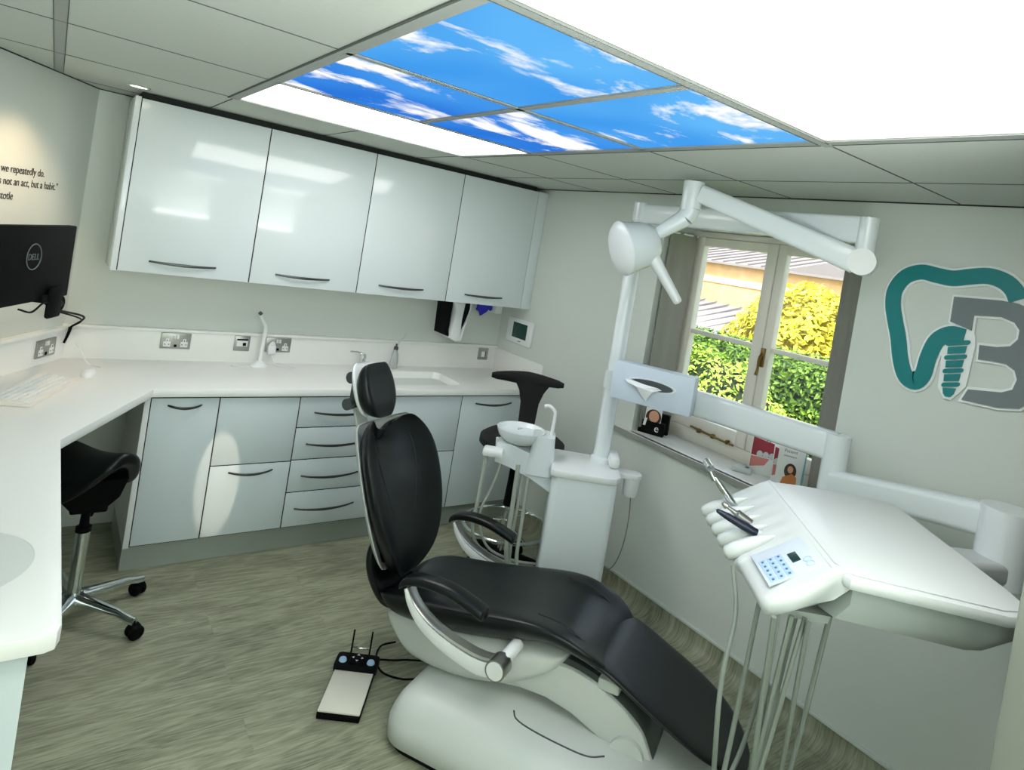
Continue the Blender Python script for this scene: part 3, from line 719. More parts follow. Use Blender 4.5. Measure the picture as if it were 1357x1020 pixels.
b = MB(); b.prism([(2.475, 1.42), (2.59, 1.42), (2.595, 1.365), (2.58, 1.355), (2.575, 1.375), (2.55, 1.345), (2.505, 1.315), (2.49, 1.345), (2.465, 1.355)], 3.955, 3.975, X=R(PI/2, 'X') @ Matrix.Scale(-1, 4, (0, 0, 1)), bev=.004); b.build('glove_body', M['blue'], t, world=True)
t = thing('glove_box', 'white box fixed under the last wall cabinet beside the blue glove', 'box', (2.63, 3.97, 1.35))
b = MB(); b.box(2.61, 2.665, 3.93, 4.05, 1.345, 1.42, bev=.004); b.build('box_body', M['white'], t, world=True)
# thermostat panel on window wall
t = thing('wall_control_panel', 'white wall control panel with a dark green screen', 'control panel', (XW, 3.81, 1.16))
b = MB(); b.box(XW-.022, XW, 3.65, 3.96, 1.155, 1.335, bev=.006); b.build('housing', M['white'], t, world=True)
b = MB(); b.box(XW-.024, XW-.021, 3.71, 3.885, 1.195, 1.305, bev=.002); b.build('screen', M['screen'], t, world=True)
b = MB(); b.box(XW-.0235, XW-.021, 3.77, 3.80, 1.172, 1.178); b.build('badge', M['logo'], t, world=True)

# ------------------------------------------------------------------ ceiling lights
def lum(name, x0, x1, y0, y1, m, label, cat, group, z=ZC+.0015):
    t = thing(name, label, cat, ((x0+x1)/2, (y0+y1)/2, z), group=group)
    b = MB(); b.box(x0+.012, x1-.012, y0+.008, y1-.008, z, z+.003); b.build('diffuser', m, t, world=True)
    b = MB()
    for a in ((x0+.008, x0+.016, y0+.006, y1-.006), (x1-.016, x1-.008, y0+.006, y1-.006), (x0+.008, x1-.008, y0+.004, y0+.012), (x0+.008, x1-.008, y1-.012, y1-.004)):
        b.box(*a, z-.001, z+.0045)
    b.build('frame', M['tbar'], t, world=True)
A1 = ((.045, .30, .80, 1), (.12, .46, .90, 1)); A2 = ((.02, .16, .66, 1), (.055, .30, .80, 1))
LS = 4.6
lum('sky_ceiling_panel', .58, 1.16, 1.06, 1.80, sky_panel_mat('sky_print_a', A1, (3.1, 7.2, 0), .53), 'sky print ceiling panel, mostly clear azure, beside the big white light panel', 'ceiling panel', 'sky print ceiling panels')
lum('sky_ceiling_panel', 1.16, 1.74, 1.06, 1.80, sky_panel_mat('sky_print_b', A1, (5.4, 2.9, 0), .55), 'sky print ceiling panel nearest the window, touching the big light panel', 'ceiling panel', 'sky print ceiling panels')
lum('sky_ceiling_panel', .58, 1.16, 1.80, 2.53, sky_panel_mat('sky_print_c', A2, (2.0, 6.8, 0), .49), 'cloudiest deep blue sky print panel, left above the narrow white strip', 'ceiling panel', 'sky print ceiling panels')
lum('sky_ceiling_panel', 1.16, 1.74, 1.80, 2.53, sky_panel_mat('sky_print_d', A2, (8.3, 1.1, 0), .52), 'smallest-looking deep blue sky panel by the right end of the white strip', 'ceiling panel', 'sky print ceiling panels')
lum('ceiling_light_panel', .58, 1.74, 2.53, 3.2, light_mat('strip_light', (1, .99, .97, 1), LS), 'long narrow white ceiling light panel near the wall cabinets', 'ceiling light', 'white ceiling light panels')
# big diffuser, a sheet that sags slightly
t = thing('ceiling_light_panel', 'very large white luminous ceiling panel above the instrument tray', 'ceiling light', (1.16, .72, ZC), group='white ceiling light panels')
b = MB(); rings = []
for j in range(9):
    y = .39+(1.045-.39)*j/8
    rings.append([(.6+1.12*i/16, y, ZC+.004-.010*math.sin(PI*i/16)*math.sin(PI*j/8)) for i in range(17)])
b.loft(rings, cap=False, close=False); b.build('diffuser', light_mat('big_light', (1, .99, .96, 1), LS), t, world=True)
b = MB()
for a in ((.595, .603, .39, 1.045), (1.717, 1.725, .39, 1.045), (.595, 1.725, .387, .395), (.595, 1.725, 1.04, 1.048)): b.box(*a, ZC-.001, ZC+.006)
b.build('frame', M['tbar'], t, world=True)
t = thing('downlight', 'small round recessed downlight in the ceiling above the slanted wall', 'ceiling light', (.255, 3.62, ZC))
b = MB(); b.torus((0, 0, 0), .042, .005, X=T(.255, 3.62, ZC-.001)); b.build('trim_ring', M['chrome'], t, world=True)
b = MB(); b.cyl((.255, 3.62, ZC-.002), (.255, 3.62, ZC+.0), .038); b.build('lens', M['warmwhite'], t, world=True)

# ------------------------------------------------------------------ stools
def castor(parent, x, y, rz, col='blackp', r=.03):
    X = T(x, y, 0) @ R(rz)
    b = MB()
    for s_ in (-1, 1): b.lathe([(0, s_*.007), (r*.95, s_*.007), (r, s_*.010), (r, s_*.02), (r*.8, s_*.025), (0, s_*.026)], n=20, X=X @ T(.012, 0, r) @ R(PI/2, 'X'))
    b.cyl((0, 0, r*1.1), (0, 0, r*2.6), .011, n=12, X=X); b.box(-.012, .03, -.02, .02, r*1.05, r*2.05, bev=.008, X=X)
    return b.build('caster', M[col], parent)
def star_base(t, n, L_, a0, zr, m, zc=.10):
    for i in range(n):
        a = a0+2*PI*i/n; X = R(a); b = MB()
        st = ((.02, .024, zc+.012, .022), (.07, .022, zc+.008, .018), (L_*.75, .014, zr+.018, .012), (L_-.02, .015, zr+.004, .012), (L_+.008, .013, zr, .012))
        b.loft([[(x, y*w_, z+h*q) for y, q in ((-1, -1), (-1, .3), (-.5, 1), (.5, 1), (1, .3), (1, -1))] for x, w_, z, h in st], X=X)
        b.build('leg', m, t, sub=0, ang=50)
        castor(t, L_*math.cos(a), L_*math.sin(a), a+1.1+i*.7)
# saddle stool in knee space
t = thing('saddle_stool', 'black saddle stool with a chrome star base under the worktop', 'stool', (.262, 3.17, 0), 0)
star_base(t, 5, .285, math.radians(-46), .078, M['chrome'])
b = MB(); b.cyl((0, 0, .08), (0, 0, .13), .034); b.cyl((0, 0, .12), (0, 0, .40), .025); b.build('column', M['chrome'], t)
b = MB(); b.lathe([(.0, .39), (.028, .39), (.028, .41), (.018, .415), (.014, .52), (.0, .52)]); b.build('gas_spring', M['blackp'], t)
b = MB(); b.box(-.06, .07, -.05, .05, .48, .515, bev=.01); b.tube([(.02, .04, .49), (.04, .09, .45), (.03, .12, .40)], .006, n=8); b.build('mechanism', M['blackp'], t)
b = MB(); rings = []
for i in range(13):
    u = i/12; x = -.19+.37*u; hw = .195*(max(.02, math.sin(PI*(.06+u*.9)))**.45)*(1-.25*u)
    zc = .735-.02*math.sin(PI*u)+.03*u; drop = .13+.05*u
    ring = []
    for k in range(28):
        a = 2*PI*k/28; y = hw*math.copysign(abs(math.cos(a))**.75, math.cos(a)); f = min(1, abs(y)/.19)
        e = (math.sin(PI*(.05+u*.9)))**.4
        ring.append((x, y, zc-drop*f**1.8-(.05*e)*(1-math.copysign(abs(math.sin(a))**.8, math.sin(a)))))
    rings.append(ring)
b.loft(rings, X=R(-.95)); b.build('seat', M['leather'], t, sub=2)
b = MB(); b.loft([[(x*.10*s_, y*.09*s_, z) for x, y in ((-1, -1), (1, -1), (1.1, 1), (-1, 1))] for s_, z in ((.6, .50), (1, .56), (1.2, .64))]); b.build('seat_pan', M['blackp'], t)

# tall stool with T back
t = thing('tall_stool', 'tall black stool with a T-shaped back bar and chrome foot ring', 'stool', (2.235, 2.91, 0), 0)
star_base(t, 5, .25, .5, .078, M['blackp'])
b = MB(); b.torus((0, 0, .275), .245, .009); 
b.build('foot_ring', M['chrome'], t)
for i in range(3):
    a = .4+i*2*PI/3; b = MB(); b.tube([(.025*math.cos(a), .025*math.sin(a), .30), (.13*math.cos(a), .13*math.sin(a), .285), (.245*math.cos(a), .245*math.sin(a), .275)], .006, n=8); b.build('ring_spoke', M['chrome'], t)
b = MB(); b.cyl((0, 0, .08), (0, 0, .27), .028); b.cyl((0, 0, .27), (0, 0, .42), .024); b.cyl((0, 0, .26), (0, 0, .31), .034); b.build('column', M['chrome'], t)
b = MB(); b.lathe([(0, .39), (.036, .39), (.03, .52), (.026, .66), (0, .66)]); b.build('column_cover', M['blackp'], t)
b = MB(); b.lathe([(0, .70), (.10, .695), (.215, .71), (.245, .735), (.243, .768), (.21, .79), (.1, .797), (0, .795)], n=40, X=T(.02, 0, 0)); b.build('seat', M['fabric'], t)
b = MB(); b.box(-.08, .08, -.06, .06, .66, .705, bev=.01); b.build('mechanism', M['blackp'], t)
# back: post rises at the window side, bar in an arc across
sx_, sy_ = math.cos(-.35), math.sin(-.35)
Xb = T(.13, .13, .03) @ R(-.62)
b = MB(); b.loft([[(x*wd+cx, y*.02+yy, z) for x, y in ((-1, -1), (1, -1), (1, 1), (-1, 1))] for z, wd, yy, cx in ((.66, .05, .0, 0), (.78, .05, .05, 0), (.90, .055, .06, .0), (.97, .075, .055, .0), (1.03, .11, .05, 0))], X=Xb)
b.build('back_post', M['fabric'], t, ang=50)
b = MB(); rings = []
for i in range(15):
    u = -1+2*i/14; x = .215*u-.035; y = .05-.09*abs(u)**2; h = .055-.03*abs(u)**1.2; z = 1.055+.0*u; 
    if abs(u) == 1: h *= .7
    rings.append([(x, y+.018*math.cos(a), z+h*math.sin(a)*(1 if math.sin(a) < 0 else .55)) for a in [2*PI*k/14 for k in range(14)]])
b.loft(rings, X=Xb); b.build('back_bar', M['fabric'], t, ang=60)

# ------------------------------------------------------------------ dental chair (local x towards the feet, y to the far side)
CH = thing('dental_chair', 'black upholstered dental chair with white base and round armrest pivot', 'dental chair', (1.628, 1.979, 0), math.radians(-60))
def se(v, p): return math.copysign(abs(v)**p, v)
def cushion(st, wing=.03, n=32, py=.55, pz=.75, warp=None, wexp=2.6, crown=0.):
    rings = []
    for i, (x, z, th, hw) in enumerate(st):
        a_ = st[max(i-1, 0)]; c_ = st[min(i+1, len(st)-1)]
        tx, tz = c_[0]-a_[0], c_[1]-a_[1]; L_ = math.hypot(tx, tz); nx, nz = -tz/L_, tx/L_
        ring = []
        for k in range(n):
            a = 2*PI*k/n; y = hw*se(math.cos(a), py); h = -th/2+th/2*se(math.sin(a), pz)
            wv = wing*(abs(y)/max(hw, 1e-4))**wexp*min(1, hw/.15)
            p = Vector((x+nx*(h+wv), y, z+nz*(h+wv)))
            if warp: p = warp(p, y, hw, i)
            ring.append(p)
        rings.append(ring)
    b = MB(); b.loft(rings); return b
def refine(st, k=3):
    P = catmull([Vector((s_[0], s_[1], 0)) for s_ in st], k); Q = catmull([Vector((s_[2], s_[3], 0)) for s_ in st], k)
    return [(p.x, p.y, q.x, max(q.y, .01)) for p, q in zip(P, Q)]
# backrest: stations from top to bottom
back = [(-.755, .990, .01, .09), (-.750, .982, .05, .14), (-.728, .952, .065, .19), (-.69, .90, .07, .232), (-.645, .82, .075, .25), (-.595, .70, .08, .245), (-.56, .60, .08, .22), (-.535, .51, .08, .175), (-.52, .43, .075, .11), (-.515, .395, .05, .06), (-.513, .385, .01, .03)]
def wb(p, y, hw, i):
    u = max(0, 1-i/6.); g = math.exp(-(y/.055)**2)
    return p+Vector((.40*.10, 0, -.10*.9))*g*max(0, 1-i/7.)**1.5*1.0
bb = cushion(refine(back, 2), wing=.085, warp=None)
# heart-shaped top edge
for v in bb.bm.verts:
    if v.co.z > .80:
        g = math.exp(-((v.co.y+.045)/.055)**2); k = min(1.1, ((v.co.z-.80)/.225))**1.5
        v.co.z -= .10*g*k-.028*k*math.exp(-((v.co.y+.16)/.06)**2); v.co.x += .02*g*k
bb.build('backrest', M['leather'], CH, sub=1)
# white shell behind the backrest
bs = [(-.80, 1.00, .01, .17), (-.785, .97, .03, .2), (-.735, .88, .035, .225), (-.68, .76, .035, .24), (-.635, .64, .035, .23), (-.605, .52, .035, .19), (-.59, .44, .01, .15)]
b = cushion([(x-.022+.01, z-.02, t_*.8, w_*.97) for x, z, t_, w_ in refine(bs, 2)], wing=.08); b.build('back_shell', M['shell'], CH, sub=1)
bl = [(-.60, .58, .02, .10), (-.605, .53, .05, .14), (-.595, .46, .06, .16), (-.565, .38, .06, .15), (-.52, .31, .05, .13), (-.49, .28, .02, .1)]
b = cushion(refine(bl, 2), wing=.02); b.build('lumbar_cover', M['leather'], CH, sub=1)
# headrest
hr = [(-.842, 1.285, .01, .05), (-.838, 1.275, .05, .08), (-.815, 1.235, .08, .100), (-.79, 1.18, .09, .108), (-.765, 1.12, .09, .098), (-.755, 1.075, .065, .07), (-.753, 1.062, .01, .04)]
HX = .01; HZ = -.05
b = cushion([(x+HX, z+HZ, t_, w_) for x, z, t_, w_ in refine(hr, 2)], wing=.025, n=24); b.build('headrest_pad', M['leather'], CH, sub=1)
b = cushion([(x-.07+HX, z-.012+HZ, t_*.4, w_*.9) for x, z, t_, w_ in refine(hr, 2)], wing=.02, n=24); b.build('headrest_shell', M['white'], CH, sub=1)
b = MB(); b.box(-.925, -.885, -.035, .035, 1.02, 1.17, bev=.01); hb = b.build('headrest_joint', M['greyp'], CH)
for z in (1.035, 1.155):
    b = MB(); b.cyl((-.912, -.06, z), (-.912, .05, z), .026); b.build('joint_knob', M['greyp'], hb)
b = MB(); b.loft([[(x+dx, y*w_, z) for dx, y in ((-.006, -1), (.006, -1), (.006, 1), (-.006, 1))] for x, z, w_ in ((-.915, 1.05, .022), (-.885, 1.0, .03), (-.845, .93, .04), (-.80, .84, .04))]); b.build('headrest_stem', M['shell'], CH)
# seam on backrest
def seam(pts, name='seam', r=.0022):
    b = MB(); b.tube(pts, r, n=6); return b.build(name, M['seam'], CH)
def back_pt(y, z):
    for a_, c_ in zip(back, back[1:]):
        if c_[1] <= z <= a_[1]:
            u = (a_[1]-z)/(a_[1]-c_[1]); x = a_[0]+(c_[0]-a_[0])*u; hw = a_[3]+(c_[3]-a_[3])*u
            wv = .085*(abs(y)/hw)**2.6
            return (x+.87*wv+.001, y, z+.42*wv)
for s_ in (-1, 1): seam([back_pt(s_*y, z) for y, z in ((.125, .925), (.13, .88), (.125, .82), (.11, .75), (.09, .68), (.07, .62))], r=.003)
# seat
seat = [(-.50, .355, .01, .13), (-.495, .365, .06, .18), (-.47, .385, .10, .215), (-.40, .41, .12, .23), (-.28, .43, .13, .235), (-.10, .465, .13, .24), (.08, .505, .12, .245), (.22, .515, .085, .245), (.34, .487, .068, .235), (.41, .45, .06, .21), (.455, .41, .05, .17), (.465, .395, .01, .12)]
b = cushion(refine(seat, 2), wing=.045, wexp=3.0); b.build('seat', M['leather'], CH, sub=1)
leg = [(.34, .445, .02, .18), (.38, .455, .03, .20), (.46, .450, .035, .21), (.58, .40, .035, .215), (.70, .35, .035, .215), (.80, .305, .035, .20), (.87, .27, .035, .165), (.92, .243, .035, .115), (.945, .225, .02, .06), (.95, .222, .01, .03)]
b = cushion(refine(leg, 2), wing=.012); b.build('leg_rest', M['leather'], CH, sub=1)
for s_ in (-1, 1):
    seam([(.16, s_*.165, .532), (.26, s_*.165, .528), (.34, s_*.16, .497), (.42, s_*.15, .452)])
# under shell
us = [(-.475, .325, .015, .15), (-.465, .33, .07, .185), (-.40, .355, .17, .20), (-.28, .37, .20, .215), (-.10, .385, .20, .225), (.08, .41, .17, .22), (.18, .42, .12, .21), (.26, .425, .07, .19), (.30, .42, .02, .14)]
b = cushion(refine(us, 2), wing=0, py=.5, pz=.6); b.build('under_shell', M['shell'], CH, sub=1)
# lift arm (arched) and pivot
def xz(pts, y0, y1, m, name, par=CH, bev=.01):
    b = MB(); b.prism(pts, y0, y1, X=R(PI/2, 'X') @ Matrix.Scale(-1, 4, (0, 0, 1)), bev=bev); return b.build(name, m, par, ang=40)
arch_t = [(-.02, .26), (.06, .32), (.14, .36), (.22, .382), (.32, .388), (.42, .37), (.52, .33), (.60, .275), (.65, .19)]
arch_b = [(.60, .13), (.52, .16), (.44, .20), (.34, .235), (.24, .25), (.14, .245), (.04, .225)]
LA = xz(arch_t+arch_b, -.17, .17, M['shell'], 'lift_arm')
b = MB(); tp = catmull([Vector((x, 0, z)) for x, z in arch_t], 4)
b.loft([[(p.x, y, p.z+dz) for y, dz in ((-.158, .002), (-.142, .014), (.142, .014), (.158, .002), (.13, -.006), (-.13, -.006))] for p in tp[6:]]); b.build('lift_arm_cover', M['armg'], LA)
b = MB(); b.cyl((.56, -.19, .185), (.56, .19, .185), .062, n=32); b.build('pivot', M['shell'], CH)
b = MB(); b.box(.42, .50, -.17, .17, .36, .40, bev=.008, X=Matrix()); b.build('leg_bracket', M['shell'], CH)
# base
def basering(i_, z): return [(x, y, z) for x, y in rrect(-.29+i_*.8, .86-i_, -.415+i_, .36-i_, max(.11-i_*.3, .04), n=8)]
b = MB(); b.loft([basering(.02, .0), basering(.012, .022)]); b.build('base_skirt', M['blackp'], CH)
b = MB(); b.loft([basering(.01, .022), basering(0, .03), basering(.0, .085), basering(.006, .105), basering(.022, .140), basering(.045, .168), basering(.085, .186), basering(.15, .195), basering(.24, .198), basering(.33, .20)])
BS = b.build('base', M['shell'], CH, ang=60)
b = MB(); b.tube([(.15, -.225, .198), (.175, -.255, .196), (.24, -.27, .195), (.36, -.275, .194), (.45, -.27, .195), (.50, -.24, .198)], .003, n=6); b.build('hatch_groove', M['greyp'], BS)
# spine between base and seat at the far/foot side
xz([(.30, .12), (.62, .12), (.60, .2), (.34, .21)], -.10, .10, M['shell'], 'pivot_mount', bev=.01)
b = MB(); b.box(-.12, .16, -.10, .10, .10, .30, bev=.02); b.build('lift_column', M['shell'], CH)
# armrests
def armrest(yc, dx, dz, side_):
    def tt(x, z): return (x+dx, z+dz)
    pth = [(-.292, .548), (-.262, .500), (-.205, .452), (-.125, .418), (-.04, .398), (.035, .390), (.098, .400)]
    wdt = [.010, .017, .024, .028, .031, .033, .03]
    P = catmull([Vector((x, 0, z)) for x, z in pth], 4); b = MB(); b2 = MB(); r1 = []; r2 = []
    for i, p in enumerate(P):
        u = i/(len(P)-1)*(len(wdt)-1); q = min(int(u), len(wdt)-2); w_ = wdt[q]*(1-u+q)+wdt[q+1]*(u-q)
        d_ = (P[min(i+1, len(P)-1)]-P[max(i-1, 0)]).normalized(); n_ = Vector((-d_.z, 0, d_.x))
        if n_.z < 0: n_ = -n_
        def ring(lo, hi, hy):
            return [(p.x+dx+n_.x*a, yc+yy, p.z+dz+n_.z*a) for a, yy in ((lo, -hy*.8), ((lo+hi)/2, -hy), (hi, -hy*.8), (hi, hy*.8), ((lo+hi)/2, hy), (lo, hy*.8))]
        r1.append(ring(-w_, w_*.55, .026)); r2.append(ring(w_*.62, w_*1.05, .024))
    b.loft(r1); A = b.build('armrest', M['white'], CH, ang=50)
    b2.loft(r2); b2.build('armrest_trim', M['steel'], A, ang=50)
    cx, cz = tt(.106, .402); s_ = -1 if side_ < 0 else 1
    b = MB(); b.cyl((cx, yc-.03, cz), (cx, yc+.03, cz), .037, n=36); b.build('pivot_ring', M['steel'], A)
    b = MB(); b.cyl((cx, yc-.032, cz), (cx, yc-.029, cz), .031, n=36); b.cyl((cx, yc+.029, cz), (cx, yc+.032, cz), .031, n=36); b.build('pivot_cap', M['white'], A)
    b = MB(); b.cyl((cx+.005, yc, cz+.010), (cx+.010, yc-s_*.125, cz+.020), .024, n=24); b.build('pivot_shaft', M['white'], A)
    pd = catmull([Vector((-.325, 0, .545)), Vector((-.295, 0, .572)), Vector((-.22, 0, .592)), Vector((-.11, 0, .592)), Vector((0, 0, .566)), Vector((.03, 0, .555))], 4); b = MB(); rr = []
    for i, p in enumerate(pd):
        e = 1 if 0 < i < len(pd)-1 else .5
        rr.append([(p.x+dx, yc+.034*e*se(math.cos(a), .6), p.z+dz+.019*e*se(math.sin(a), .7)) for a in [2*PI*k/16 for k in range(16)]])
    b.loft(rr); b.build('armrest_pad', M['leather'], A, sub=1)
armrest(-.335, 0, 0, -1)
armrest(.42, -.235, -.075, 1)

# ------------------------------------------------------------------ water unit: tower, column, bowl
U = thing('dental_unit', 'white dental unit tower with column and spittoon bowl behind the chair', 'dental unit', (2.344, 2.461, 0), math.radians(-38.5))
b = MB(); b.prism(rrect(-.165, .165, -.17, .17, .035), .05, .745, bev=.003); b.prism(rrect(-.14, .14, -.14, .14, .03), 0, .052); b.build('tower', M['unitw'], U)
b = MB(); b.prism([(-.175, .17), (-.178, -.165), (-.16, -.18), (.10, -.18), (.155, -.165), (.18, -.12), (.182, .12), (.16, .165), (.12, .18), (-.15, .18)], .746, .782, bev=.008); b.build('tower_top', M['white'], U)
b = MB(); b.lathe([(.06, .782), (.056, .80), (.043, .81), (.041, 2.172), (.036, 2.18), (0, 2.181)], X=T(.085, .105, 0)); PL = b.build('column', M['whitec'], U)
b = MB(); b.box(.12, .18, -.02, .15, .78, .84, bev=.022); b.build('column_collar', M['white'], U)
b = MB(); b.cyl((.085, .105, 1.18), (.085, .105, 1.275), .052); b.build('swivel_ring', M['whitec'], U)
# spittoon
BX, BY = -.36, .02
b = MB(); b.lathe([(.0, .828), (.05, .825), (.09, .84), (.118, .868), (.129, .895), (.130, .905), (.122, .905), (.108, .885), (.06, .868), (0, .862)], n=40, X=T(BX, BY, 0)); SB = b.build('spittoon_bowl', M['whitec'], U)
b = MB(); b.loft([[(x, y, z) for x, y in rrect(x0-.02, x1, -.075, .075, .03)] for z, x0, x1 in ((.70, -.29, -.16), (.78, -.285, -.165), (.86, -.27, -.175), (.90, -.275, -.178))]); b.build('spittoon_block', M['whitec'], U)
b = MB(); b.loft([[(x, y, z) for y, z in ((-.06, z0), (-.06, z1), (.06, z1), (.06, z0))] for x, z0, z1 in ((-.47, .735, .83), (-.40, .72, .835), (-.28, .68, .80), (-.16, .62, .76))]); b.build('spittoon_arm', M['unitw'], U)
b = MB(); b.tube([(-.20, .0, .895), (-.198, .0, 1.00), (-.205, .0, 1.03), (-.235, .0, 1.05), (-.26, .0, 1.045)], .0095, n=10); b.build('glass_filler', M['white'], U)
b = MB(); b.cyl((-.36, .04, .9), (-.375, -.04, .915), .004, n=8); b.cyl((-.47, -.02, .79), (-.475, -.03, .85), .008, n=10); b.build('bowl_rinser', M['lightgrey'], U)
b = MB(); b.box(-.535, -.43, -.12, -.04, .77, .81, bev=.012); AH = b.build('assistant_holder', M['white'], U)
def hose(pts, m, parent, r=.008, name='hose'):
    b = MB(); b.tube(pts, r, n=8, k=8); return b.build(name, m, parent)
hose([(-.515, -.08, .78), (-.52, -.075, .55), (-.525, -.07, .38), (-.47, -.03, .26), (-.3, .02, .18), (-.16, .05, .16)], M['hose'], AH, .0095)
hose([(-.43, -.04, .75), (-.46, -.05, .6), (-.50, -.06, .45), (-.44, -.03, .28), (-.3, .03, .2), (-.16, .07, .18)], M['hose'], AH, .007)
hose([(-.345, -.06, .74), (-.34, -.065, .5), (-.335, -.07, .3), (-.30, -.04, .17), (-.25, .0, .13), (-.16, .03, .13)], M['hose'], AH, .012)
hose([(-.315, -.04, .74), (-.315, -.04, .5), (-.315, -.04, .3), (-.29, 0, .16), (-.16, .04, .12)], M['hose'], AH, .008)
hose([(-.285, -.05, .72), (-.28, -.05, .45), (-.275, -.05, .25), (-.24, -.03, .15), (-.16, .0, .12)], M['hose'], AH, .010)
# side holder on tower
b = MB(); b.prism(rrect(.165, .31, .0, .09, .04), .735, .762, bev=.006); b.lathe([(0, .64), (.035, .64), (.042, .66), (.044, .735), (0, .735)], X=T(.262, .045, 0)); SH = b.build('side_holder', M['white'], U)
b = MB(); b.tube([(.27, .045, .64), (.28, .045, .5), (.27, .045, .35), (.235, .05, .24), (.17, .08, .2)], .003, n=6); b.build('cord', M['hosed'], SH)

# ------------------------------------------------------------------ surgical light on two arms
PT = Vector(XF[U.name] @ Vector((.085, .105, 2.13)))
J1 = Vector((2.50, 1.27, 2.13)); KN = Vector((2.235, 1.95, 2.215))
Lg = thing('operating_light', 'white double-arm operating light with a round handled head', 'lamp', (PT.x, PT.y, 2.13))
def beam(b, p, q, w_, h, w2=None, h2=None, side=None, bev=.012):
    p = Vector(p); q = Vector(q); d_ = (q-p).normalized(); s_ = d_.cross(Vector((0, 0, 1))).normalized(); u_ = s_.cross(d_)
    w2 = w2 or w_; h2 = h2 or h; rings = []
    for pt, ww, hh in ((p, w_, h), (q, w2, h2)):
        r = rrect(-ww/2, ww/2, -hh/2, hh/2, min(ww, hh)*.28, n=4)
        rings.append([pt+s_*x+u_*y for x, y in r])
    b.loft(rings)
b = MB(); b.cyl(PT-Vector((0, 0, .045)), PT+Vector((0, 0, .055)), .047); beam(b, PT, J1, .055, .10, .055, .11); b.build('fixed_arm', M['whitec'], Lg, world=True)
b = MB(); b.cyl(J1-Vector((0, 0, .17)), J1+Vector((0, 0, .05)), .038); b.build('elbow_joint', M['whitec'], Lg, world=True)
b = MB(); E0 = J1+Vector((-.0, 0, -.125)); beam(b, E0+Vector((-.01, .02, 0)), KN+Vector((.01, -.04, -.005)), .065, .10, .06, .08); SA = b.build('spring_arm', M['whitec'], Lg, world=True)
b = MB(); n_ = (KN-E0).cross(Vector((0, 0, 1))).normalized(); b.cyl(E0-n_*.04, E0+n_*.04, .052, n=32); b.build('pivot_disc', M['white'], SA, world=True)
b = MB(); b.cyl(KN-Vector((0, 0, .075)), KN+Vector((0, 0, .045)), .045, .048); b.build('knuckle', M['whitec'], Lg, world=True)
HC = Vector((2.09, 2.11, 1.935)) 
k0 = KN-Vector((0, 0, .075)); k1 = k0+Vector((-.012, .012, -.045)); k2 = k1+(HC-k1)*.35
b = MB(); b.tube([k0, k0+Vector((-.002, .002, -.02)), k1], [.045, .044, .042], n=20); b.build('swivel', M['whitec'], Lg, world=True)
b = MB(); b.tube([k1, k1+(HC-k1)*.5, HC+(k1-HC)*.25], [.041, .030, .022], n=18); b.build('neck', M['whitec'], Lg, world=True)
# head: shell, flat front edge towards the chair
fd = Vector((-.83, .30, -.30)).normalized()   # direction light faces (towards the patient's head)
A_, _ = align(HC, HC+fd); A_ = A_ @ Matrix.Scale(1.08, 4)
b = MB(); b.lathe([(.0, -.11), (.05, -.105), (.082, -.078), (.098, -.035), (.106, .02), (.116, .055)], n=40, X=A_, cap=True)
for v in b.bm.verts: pass
HD = b.build('head_housing', M['whitec'], Lg, world=True, ang=60)
b = MB(); b.lathe([(.116, .055), (.116, .062), (.10, .078), (.06, .088), (0, .09)], n=40, X=A_); b.build('reflector_cover', M['white'], Lg, world=True)
hd = Vector((.33, -.36, -.62)).normalized(); hp = HC+Vector((.035, -.055, -.005))
b = MB(); b.tube([hp, hp+hd*.09, hp+hd*.265], [.034, .027, .020], n=16); b.lathe([(0.020, 0), (.016, .008), (0, .012)], X=align(hp+hd*.265, hp+hd*.27)[0]); b.build('grip_handle', M['white'], Lg, world=True)

# ------------------------------------------------------------------ tissue box on the column
RG = Vector(XF[U.name] @ Vector((.085, .105, 1.23)))
TBc = RG+Vector((.0, -.0, .0))
rt = math.atan2(-.90, .44)
t = thing('tissue_holder', 'pale blue white tissue box holder hanging on the unit column', 'tissue box', (2.345, 2.085, 1.2))
# front plate faces the camera: local x along the plate, -y towards the viewer
TX = T(2.345, 2.085, 1.292) @ R(-1.12)
b = MB(); b.box(-.20, .20, -.04, .04, -.092, .09, bev=.006, X=TX); tb = b.build('case', M['tissueb'], t, world=True)
b = MB(); b.prism([(x, y) for x, y in ell(.0, .0, .105, .022, 28)], .0352, .0365, X=TX @ T(0, -.005, .01) @ R(PI/2, 'X')); b.build('slot', M['greyp'], tb, world=True)
b = MB(); b.torus((0, 0, 0), 1, .05, X=TX @ T(0, -.0405, .01) @ R(PI/2, 'X') @ Matrix.Diagonal((.115, .026, .06, 1)), n=40); b.build('slot_rim', M['white'], tb, world=True)
b = MB(); V = [(-.11, 0, .005), (-.06, -.02, .01), (0, -.03, .005), (.07, -.02, 0), (.085, -.01, -.008), (.05, -.04, -.02), (.03, -.035, -.055), (.02, -.02, -.075), (-.01, -.03, -.045), (-.03, -.045, -.012), (-.08, -.03, -.005)]
c_ = (0, -.048, -.012); VV = [Vector(v) for v in V]+[Vector(c_), Vector((.02, -.03, -.02))]
b._add(VV, [[i, (i+1) % 11, 11] for i in range(11)]+[[(i+1) % 11, i, 12] for i in range(11)], X=TX @ T(-.03, -.036, .008) @ Matrix.Scale(1.0, 4)); b.build('tissue', M['paper'], tb, world=True)
b = MB(); b.cyl(TX @ Vector((-.10, .03, -.0)), RG+Vector((0, 0, .02)), .02); b.build('mount', M['whitec'], t, world=True)

